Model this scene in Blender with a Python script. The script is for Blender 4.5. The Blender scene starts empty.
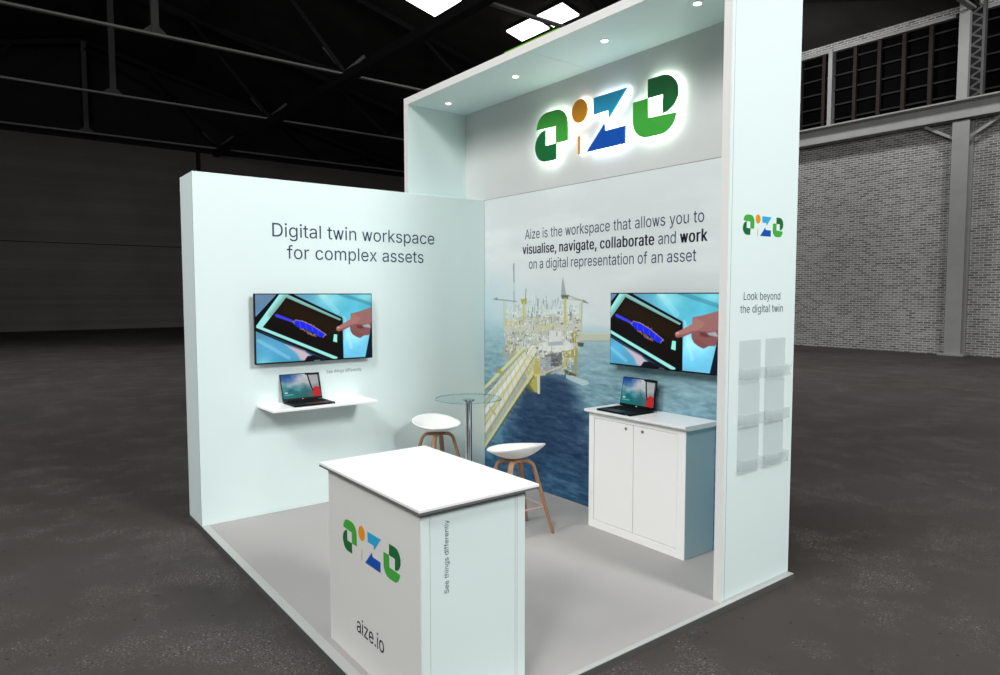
import bpy, bmesh, math, random
import numpy as np
from mathutils import Vector, Matrix

random.seed(7)
rng = np.random.default_rng(11)
PI = math.pi
SC = bpy.context.scene
COL = SC.collection

# ------------------------------------------------------------------ helpers
def lin(c):
    return tuple((v / 12.92 if v <= 0.04045 else ((v + 0.055) / 1.055) ** 2.4) for v in (x / 255.0 for x in c))

def nt(name):
    m = bpy.data.materials.new(name)
    m.use_nodes = True
    return m, m.node_tree.nodes, m.node_tree.links, m.node_tree.nodes['Principled BSDF']

def pbr(name, rgb, rough=0.5, metal=0.0, spec=0.5, emit=None, estr=0.0, bump=0.0, bscale=60.0, var=0.0, vscale=4.0, coat=0.0):
    """plain procedural surface: an albedo (sRGB 0-255) with optional noise variation and bump"""
    m, N, L, b = nt(name)
    c = lin(rgb)
    b.inputs['Base Color'].default_value = (*c, 1)
    b.inputs['Roughness'].default_value = rough
    b.inputs['Metallic'].default_value = metal
    b.inputs['Specular IOR Level'].default_value = spec
    b.inputs['Coat Weight'].default_value = coat
    if emit:
        b.inputs['Emission Color'].default_value = (*lin(emit), 1)
        b.inputs['Emission Strength'].default_value = estr
    if var or bump:
        tc = N.new('ShaderNodeTexCoord')
    if var:
        n = N.new('ShaderNodeTexNoise'); n.inputs['Scale'].default_value = vscale; n.inputs['Detail'].default_value = 6
        L.new(tc.outputs['Object'], n.inputs['Vector'])
        r = N.new('ShaderNodeValToRGB')
        r.color_ramp.elements[0].position = 0.3; r.color_ramp.elements[1].position = 0.7
        r.color_ramp.elements[0].color = (*[x * (1 - var) for x in c], 1)
        r.color_ramp.elements[1].color = (*[min(1, x * (1 + var)) for x in c], 1)
        L.new(n.outputs['Fac'], r.inputs['Fac']); L.new(r.outputs['Color'], b.inputs['Base Color'])
    if bump:
        n = N.new('ShaderNodeTexNoise'); n.inputs['Scale'].default_value = bscale; n.inputs['Detail'].default_value = 4
        L.new(tc.outputs['Object'], n.inputs['Vector'])
        bp = N.new('ShaderNodeBump'); bp.inputs['Strength'].default_value = bump; bp.inputs['Distance'].default_value = 0.01
        L.new(n.outputs['Fac'], bp.inputs['Height']); L.new(bp.outputs['Normal'], b.inputs['Normal'])
    return m

def emissive(name, rgb, strength):
    m = pbr(name, (20, 20, 20), 0.4, emit=rgb, estr=strength)
    return m

class MB:
    """collects shapes (in the owner's local frame) and links them as one mesh object"""
    def __init__(self, origin=(0, 0, 0)):
        self.v, self.f, self.mi, self.sm = [], [], [], []
        self.o = Vector(origin)
    def add(self, verts, faces, mi=0, smooth=False):
        n = len(self.v)
        self.v += [tuple(Vector(p) - self.o) for p in verts]
        self.f += [tuple(n + i for i in f) for f in faces]
        self.mi += [mi] * len(faces); self.sm += [smooth] * len(faces)
    def box(self, x0, x1, y0, y1, z0, z1, mi=0, bevel=0.0, seg=1):
        bm = bmesh.new(); bmesh.ops.create_cube(bm, size=1)
        for v in bm.verts:
            v.co = ((x0 + x1) / 2 + v.co.x * (x1 - x0), (y0 + y1) / 2 + v.co.y * (y1 - y0), (z0 + z1) / 2 + v.co.z * (z1 - z0))
        if bevel:
            bmesh.ops.bevel(bm, geom=bm.edges[:], offset=bevel, segments=seg, affect='EDGES', profile=0.5)
        self.bm(bm, mi); return self
    def bm(self, bm, mi=0, smooth=False):
        bm.verts.index_update()
        self.add([v.co.copy() for v in bm.verts], [[v.index for v in f.verts] for f in bm.faces], mi, smooth)
        bm.free()
    def prism(self, pts, U, V, N, org, depth, mi=0):
        """polygon pts (u, v) in the plane org + uU + vV, extruded by depth along N"""
        U, V, N, org = Vector(U), Vector(V), Vector(N), Vector(org)
        bm = bmesh.new()
        a = [bm.verts.new(org + U * p[0] + V * p[1]) for p in pts]
        f = bm.faces.new(a)
        r = bmesh.ops.extrude_face_region(bm, geom=[f])
        for e in r['geom']:
            if isinstance(e, bmesh.types.BMVert):
                e.co += N * depth
        bmesh.ops.recalc_face_normals(bm, faces=bm.faces[:])
        bmesh.ops.triangulate(bm, faces=[x for x in bm.faces if len(x.verts) > 4])
        self.bm(bm, mi); return self
    def bar(self, p, q, w, h, mi=0, up=(0, 0, 1)):
        """rectangular bar from p to q"""
        p, q = Vector(p), Vector(q); d = (q - p).normalized(); up = Vector(up)
        s = d.cross(up)
        if s.length < 1e-4: s = d.cross(Vector((1, 0, 0)))
        s.normalize(); t = s.cross(d).normalized()
        vs = [e + s * (a * w / 2) + t * (b * h / 2) for e in (p, q) for a, b in ((-1, -1), (1, -1), (1, 1), (-1, 1))]
        self.add(vs, [(3, 2, 1, 0), (4, 5, 6, 7), (0, 1, 5, 4), (1, 2, 6, 5), (2, 3, 7, 6), (3, 0, 4, 7)], mi); return self
    def tube(self, path, rad, n=12, mi=0, flat=1.0, smooth=True):
        """swept round (or flattened) tube along a path; rad a number or one per point"""
        P = [Vector(p) for p in path]
        R = rad if isinstance(rad, (list, tuple)) else [rad] * len(P)
        rings, prev = [], None
        for i, p in enumerate(P):
            d = (P[min(i + 1, len(P) - 1)] - P[max(i - 1, 0)]).normalized()
            s = prev if prev is not None else (Vector((0, 0, 1)).cross(d) if abs(d.z) < 0.95 else Vector((1, 0, 0)).cross(d))
            s = (s - d * s.dot(d)).normalized(); prev = s; t = d.cross(s)
            rings.append([p + s * (math.cos(2 * PI * k / n) * R[i]) + t * (math.sin(2 * PI * k / n) * R[i] * flat) for k in range(n)])
        vs = [v for r in rings for v in r]
        fs = [(i * n + k, i * n + (k + 1) % n, (i + 1) * n + (k + 1) % n, (i + 1) * n + k) for i in range(len(P) - 1) for k in range(n)]
        m = (len(P) - 1) * n
        self.add(vs, fs + [tuple(range(n - 1, -1, -1)), tuple(range(m, m + n))], mi, smooth); return self
    def lathe(self, prof, c=(0, 0, 0), n=40, mi=0, axis=(0, 0, 1), smooth=True):
        """profile (r, h) turned about the axis through c; the profile's ends are capped"""
        A = Vector(axis).normalized(); S = A.orthogonal().normalized(); T = A.cross(S); c = Vector(c)
        vs = [c + A * h + (S * math.cos(2 * PI * k / n) + T * math.sin(2 * PI * k / n)) * r for r, h in prof for k in range(n)]
        fs = [(i * n + k, i * n + (k + 1) % n, (i + 1) * n + (k + 1) % n, (i + 1) * n + k) for i in range(len(prof) - 1) for k in range(n)]
        m = (len(prof) - 1) * n
        self.add(vs, fs + [tuple(range(n - 1, -1, -1)), tuple(range(m, m + n))], mi, smooth); return self
    def build(self, name, mats, parent=None, fixn=True, auto=True):
        me = bpy.data.meshes.new(name)
        me.from_pydata(self.v, [], self.f)
        for m in (mats if isinstance(mats, (list, tuple)) else [mats]): me.materials.append(m)
        me.polygons.foreach_set('material_index', self.mi)
        me.polygons.foreach_set('use_smooth', self.sm)
        if fixn:
            bm = bmesh.new(); bm.from_mesh(me)
            bmesh.ops.recalc_face_normals(bm, faces=bm.faces[:]); bm.to_mesh(me); bm.free()
        me.update()
        if any(self.sm) and auto:
            me.set_sharp_from_angle(angle=math.radians(40))
        o = bpy.data.objects.new(name, me); COL.objects.link(o)
        if parent is not None:
            o.parent = parent
        else:
            o.location = self.o
        return o

def tag(o, label=None, cat=None, group=None, kind=None):
    if label: o['label'] = label
    if cat: o['category'] = cat
    if group: o['group'] = group
    if kind: o['kind'] = kind
    return o

def thing(name, label, cat, loc=(0, 0, 0), rz=0.0, group=None):
    o = bpy.data.objects.new(name, None); COL.objects.link(o)
    o.empty_display_size = 0.05
    o.location = loc; o.rotation_euler = (0, 0, rz)
    return tag(o, label, cat, group, 'thing')

def dup(root, loc, rz=0.0, label=None):
    """a copy of a thing with copies of its parts and sub-parts"""
    r = root.copy(); COL.objects.link(r); r.location = loc; r.rotation_euler = (0, 0, rz)
    if label: r['label'] = label
    for ch in list(root.children):
        c = ch.copy(); COL.objects.link(c); c.parent = r
        for g in list(ch.children):
            d = g.copy(); COL.objects.link(d); d.parent = c
    return r

# --- lettering ---------------------------------------------------------------
def loop_area(lp):
    return sum(p[2] * q[3] - q[2] * p[3] for p, q in zip(lp, lp[1:] + lp[:1])) / 2
_glyphs = {}
def one_glyph(ch):
    """filled outline of one letter; every outer loop is filled by itself, with the counter loops cut out of it"""
    if ch in _glyphs: return _glyphs[ch]
    loops = GLYPHS[ch][1]; vs, fs = [], []
    holes = [l for l in loops if loop_area(l) > 0 and ch != 'w']
    for lp in (l for l in loops if l not in holes):
        cu = bpy.data.curves.new('lettering', 'CURVE'); cu.dimensions = '2D'; cu.fill_mode = 'FRONT'; cu.resolution_u = 4
        for l in [lp] + holes:
            sp = cu.splines.new('BEZIER'); sp.bezier_points.add(len(l) - 1); sp.use_cyclic_u = True
            for bp, q in zip(sp.bezier_points, l):
                bp.handle_left_type = bp.handle_right_type = 'FREE'
                bp.handle_left = (q[0] / 1000, q[1] / 1000, 0); bp.co = (q[2] / 1000, q[3] / 1000, 0); bp.handle_right = (q[4] / 1000, q[5] / 1000, 0)
        o = bpy.data.objects.new('lettering', cu); COL.objects.link(o)
        dg = bpy.context.evaluated_depsgraph_get(); dg.update()
        me = bpy.data.meshes.new_from_object(o.evaluated_get(dg)); n = len(vs)
        vs += [(v.co.x, v.co.y) for v in me.vertices]; fs += [tuple(n + i for i in p.vertices) for p in me.polygons]
        bpy.data.objects.remove(o); bpy.data.curves.remove(cu); bpy.data.meshes.remove(me)
    _glyphs[ch] = (vs, fs)
    return vs, fs
def glyph_mesh(s, bold=0.0):
    x, vs, fs = 0.0, [], []
    for ch in s:
        gv, gf = one_glyph(ch) if ch != ' ' else ([], [])
        for d in ((-bold, 0.0, bold) if bold else (0.0,)):
            n = len(vs)
            vs += [(v[0] + x + d, v[1]) for v in gv]; fs += [tuple(n + i for i in f) for f in gf]
        x += GLYPHS[ch][0] / 1000 + 1.4 * bold
    return vs, fs
_cap = None
def cap_height():
    global _cap
    if _cap is None:
        vs, _ = glyph_mesh('H'); _cap = max(v[1] for v in vs) - min(v[1] for v in vs)
    return _cap
def text_words(runs, u0, u1, base, cap, org, U, V, N, lift=0.0012):
    """runs [(text, bold)] laid in one line, fitted to u0..u1 with the given cap height, on plane org + uU + vV; yields (verts, faces) word by word"""
    U, V, N, org = Vector(U), Vector(V), Vector(N), Vector(org)
    x, words = 0.0, []
    for s, b in runs:
        for w in s.split():
            gv, gf = glyph_mesh(w, b)
            lo = min(v[0] for v in gv)
            words.append(([(v[0] - lo + x, v[1]) for v in gv], gf))
            x = max(v[0] for v in words[-1][0]) + 0.265
    wd = x - 0.265; k = cap / cap_height()
    for vs, fs in words:
        yield [org + U * (u0 + v[0] * (u1 - u0) / wd) + V * (base + v[1] * k) + N * lift for v in vs], fs

# --- painted pictures (prints and screens): a little raster, kept as per-vertex colour on a fine grid ----
class Canvas:
    def __init__(self, u0, u1, v0, v1, nx, ny):
        self.u = np.linspace(u0, u1, nx + 1); self.w = np.linspace(v0, v1, ny + 1)
        self.X, self.Y = np.meshgrid(self.u, self.w)
        self.c = np.zeros((ny + 1, nx + 1, 3))
        self.du = (u1 - u0) / nx; self.dv = (v1 - v0) / ny
        self.nx, self.ny = nx, ny
    def win(self, xs, ys, pad):
        i0, i1 = np.searchsorted(self.u, [min(xs) - pad, max(xs) + pad]); j0, j1 = np.searchsorted(self.w, [min(ys) - pad, max(ys) + pad])
        return slice(max(j0 - 1, 0), j1 + 1), slice(max(i0 - 1, 0), i1 + 1)
    def blend(self, s, mask, col):
        m = mask[..., None]; self.c[s] = self.c[s] * (1 - m) + np.array(col, float) / 255.0 * m
    def line(self, pts, width, col, a=1.0):
        for (x0, y0), (x1, y1) in zip(pts[:-1], pts[1:]):
            s = self.win((x0, x1), (y0, y1), width + 2 * self.du)
            X, Y = self.X[s], self.Y[s]
            if X.size == 0: continue
            dx, dy = x1 - x0, y1 - y0; t = np.clip(((X - x0) * dx + (Y - y0) * dy) / (dx * dx + dy * dy + 1e-12), 0, 1)
            d = np.hypot(X - x0 - t * dx, Y - y0 - t * dy)
            self.blend(s, np.clip((width / 2 - d) / max(self.du, 1e-6) + 0.5, 0, 1) * a, col)
    def poly(self, pts, col, a=1.0, soft=0.0):
        xs = [p[0] for p in pts]; ys = [p[1] for p in pts]
        s = self.win(xs, ys, 2 * self.du + soft)
        X, Y = self.X[s], self.Y[s]
        if X.size == 0: return
        ins = np.zeros(X.shape, bool); d = np.full(X.shape, 1e9)
        for i in range(len(pts)):
            x0, y0 = pts[i]; x1, y1 = pts[(i + 1) % len(pts)]
            if y0 != y1:
                ins ^= ((y0 > Y) != (y1 > Y)) & (X < (x1 - x0) * (Y - y0) / (y1 - y0) + x0)
            dx, dy = x1 - x0, y1 - y0; t = np.clip(((X - x0) * dx + (Y - y0) * dy) / (dx * dx + dy * dy + 1e-12), 0, 1)
            d = np.minimum(d, np.hypot(X - x0 - t * dx, Y - y0 - t * dy))
        k = max(self.du, soft)
        self.blend(s, np.clip(np.where(ins, d, -d) / k + 0.5, 0, 1) * a, col)
    def glow(self, cx, cy, rx, ry, col, a=1.0, p=1.0):
        r = np.hypot((self.X - cx) / rx, (self.Y - cy) / ry)
        self.blend((slice(None), slice(None)), np.exp(-r ** 2 * p) * a, col)
    def noise(self, fx, fy, octs=4, seed=0):
        r = np.random.default_rng(seed); out = np.zeros_like(self.X); amp = 1.0; tot = 0
        for o in range(octs):
            gx, gy = self.X * fx * 2 ** o + 31.7, self.Y * fy * 2 ** o + 17.3
            ix, iy = np.floor(gx).astype(int), np.floor(gy).astype(int); tx, ty = gx - ix, gy - iy
            tx, ty = tx * tx * (3 - 2 * tx), ty * ty * (3 - 2 * ty)
            T = r.random((256, 256)); g = lambda i, j: T[i % 256, j % 256]
            out += amp * ((g(iy, ix) * (1 - tx) + g(iy, ix + 1) * tx) * (1 - ty) + (g(iy + 1, ix) * (1 - tx) + g(iy + 1, ix + 1) * tx) * ty)
            tot += amp; amp *= 0.55
        return out / tot
    def build(self, name, mat, org, U, V, parent=None, origin=(0, 0, 0)):
        """the picture as a flat grid org + uU + vV"""
        U, V, org = Vector(U), Vector(V), Vector(org) - Vector(origin)
        nx, ny = self.nx, self.ny
        co = np.array(org)[None, None, :] + self.X[..., None] * np.array(U) + self.Y[..., None] * np.array(V)
        i = np.arange((nx + 1) * (ny + 1)).reshape(ny + 1, nx + 1)
        q = np.stack([i[:-1, :-1], i[:-1, 1:], i[1:, 1:], i[1:, :-1]], -1).reshape(-1, 4)
        me = bpy.data.meshes.new(name)
        me.vertices.add(co.size // 3); me.vertices.foreach_set('co', co.reshape(-1).astype(np.float32))
        me.loops.add(q.size); me.loops.foreach_set('vertex_index', q.reshape(-1).astype(np.int32))
        me.polygons.add(len(q)); me.polygons.foreach_set('loop_start', np.arange(0, q.size, 4, dtype=np.int32))
        me.update(calc_edges=True)
        c = np.clip(self.c, 0, 1); c = np.where(c <= 0.04045, c / 12.92, ((c + 0.055) / 1.055) ** 2.4)
        at = me.color_attributes.new('picture', 'FLOAT_COLOR', 'POINT')
        at.data.foreach_set('color', np.concatenate([c, np.ones((*c.shape[:2], 1))], -1).reshape(-1).astype(np.float32))
        me.materials.append(mat)
        o = bpy.data.objects.new(name, me); COL.objects.link(o)
        if parent is not None: o.parent = parent
        return o

def picture_mat(name, emission=0.0, rough=0.5):
    m, N, L, b = nt(name)
    a = N.new('ShaderNodeAttribute'); a.attribute_name = 'picture'
    b.inputs['Roughness'].default_value = rough
    if emission:
        b.inputs['Base Color'].default_value = (0.003, 0.003, 0.003, 1); b.inputs['Specular IOR Level'].default_value = 0.06
        L.new(a.outputs['Color'], b.inputs['Emission Color']); b.inputs['Emission Strength'].default_value = emission
    else:
        b.inputs['Specular IOR Level'].default_value = 0.15
        L.new(a.outputs['Color'], b.inputs['Base Color'])
    return m

# --- the mark of coloured letter shapes, in its own unit frame (width 1.412, height 0.41; origin at the lower left) ----
def arc(cx, cy, rx, ry, a0, a1, n=10):
    return [(cx + rx * math.cos(math.radians(a0 + (a1 - a0) * i / n)), cy + ry * math.sin(math.radians(a0 + (a1 - a0) * i / n))) for i in range(n + 1)]
def mark_shapes():
    ax, ay, ex, ey = 0.179, 0.194, 1.222, 0.200
    light = [(-0.19, 0.066), (-0.061, 0.068), (-0.059, -0.064), (0.174, -0.074)] + arc(0.045, -0.064, 0.129, 0.127, -5, -90, 8) + arc(-0.06, -0.061, 0.13, 0.13, -90, -180, 8)
    dark = [(-0.061, 0.068), (-0.061, 0.192)] + arc(0.06, 0.062, 0.130, 0.130, 90, 0, 8) + arc(0.055, 0.066, 0.135, 0.125, -6, -82, 8) + [(0.069, -0.06), (0.069, 0.066)]
    neg = lambda P: [(-x, -y) for x, y in P]
    at = lambda P, cx, cy: [(x + cx, y + cy) for x, y in P]
    z1 = [(0.650, 0.384), (0.974, 0.384), (0.808, 0.216), (0.801, 0.232), (0.803, 0.250), (0.796, 0.262), (0.782, 0.265), (0.652, 0.264)]
    z2 = [(0.583, 0.003), (0.959, 0.003), (0.959, 0.124), (0.785, 0.124), (0.771, 0.127), (0.762, 0.136), (0.760, 0.150), (0.756, 0.172)]
    return [('upper_stroke', 'green', at(neg(light), ax, ay)), ('lower_stroke', 'dark', at(neg(dark), ax, ay)),
            ('dot', 'orange', arc(0.501, 0.321, 0.082, 0.086, 0, 350, 35)), ('stem', 'stem', [(0.487, 0.0), (0.506, 0.0), (0.506, 0.132), (0.487, 0.132)]),
            ('upper_wedge', 'sky', z1), ('lower_wedge', 'navy', z2),
            ('lower_bowl', 'green', at(light, ex, ey)), ('upper_bowl', 'dark', at(dark, ex, ey))]

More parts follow.
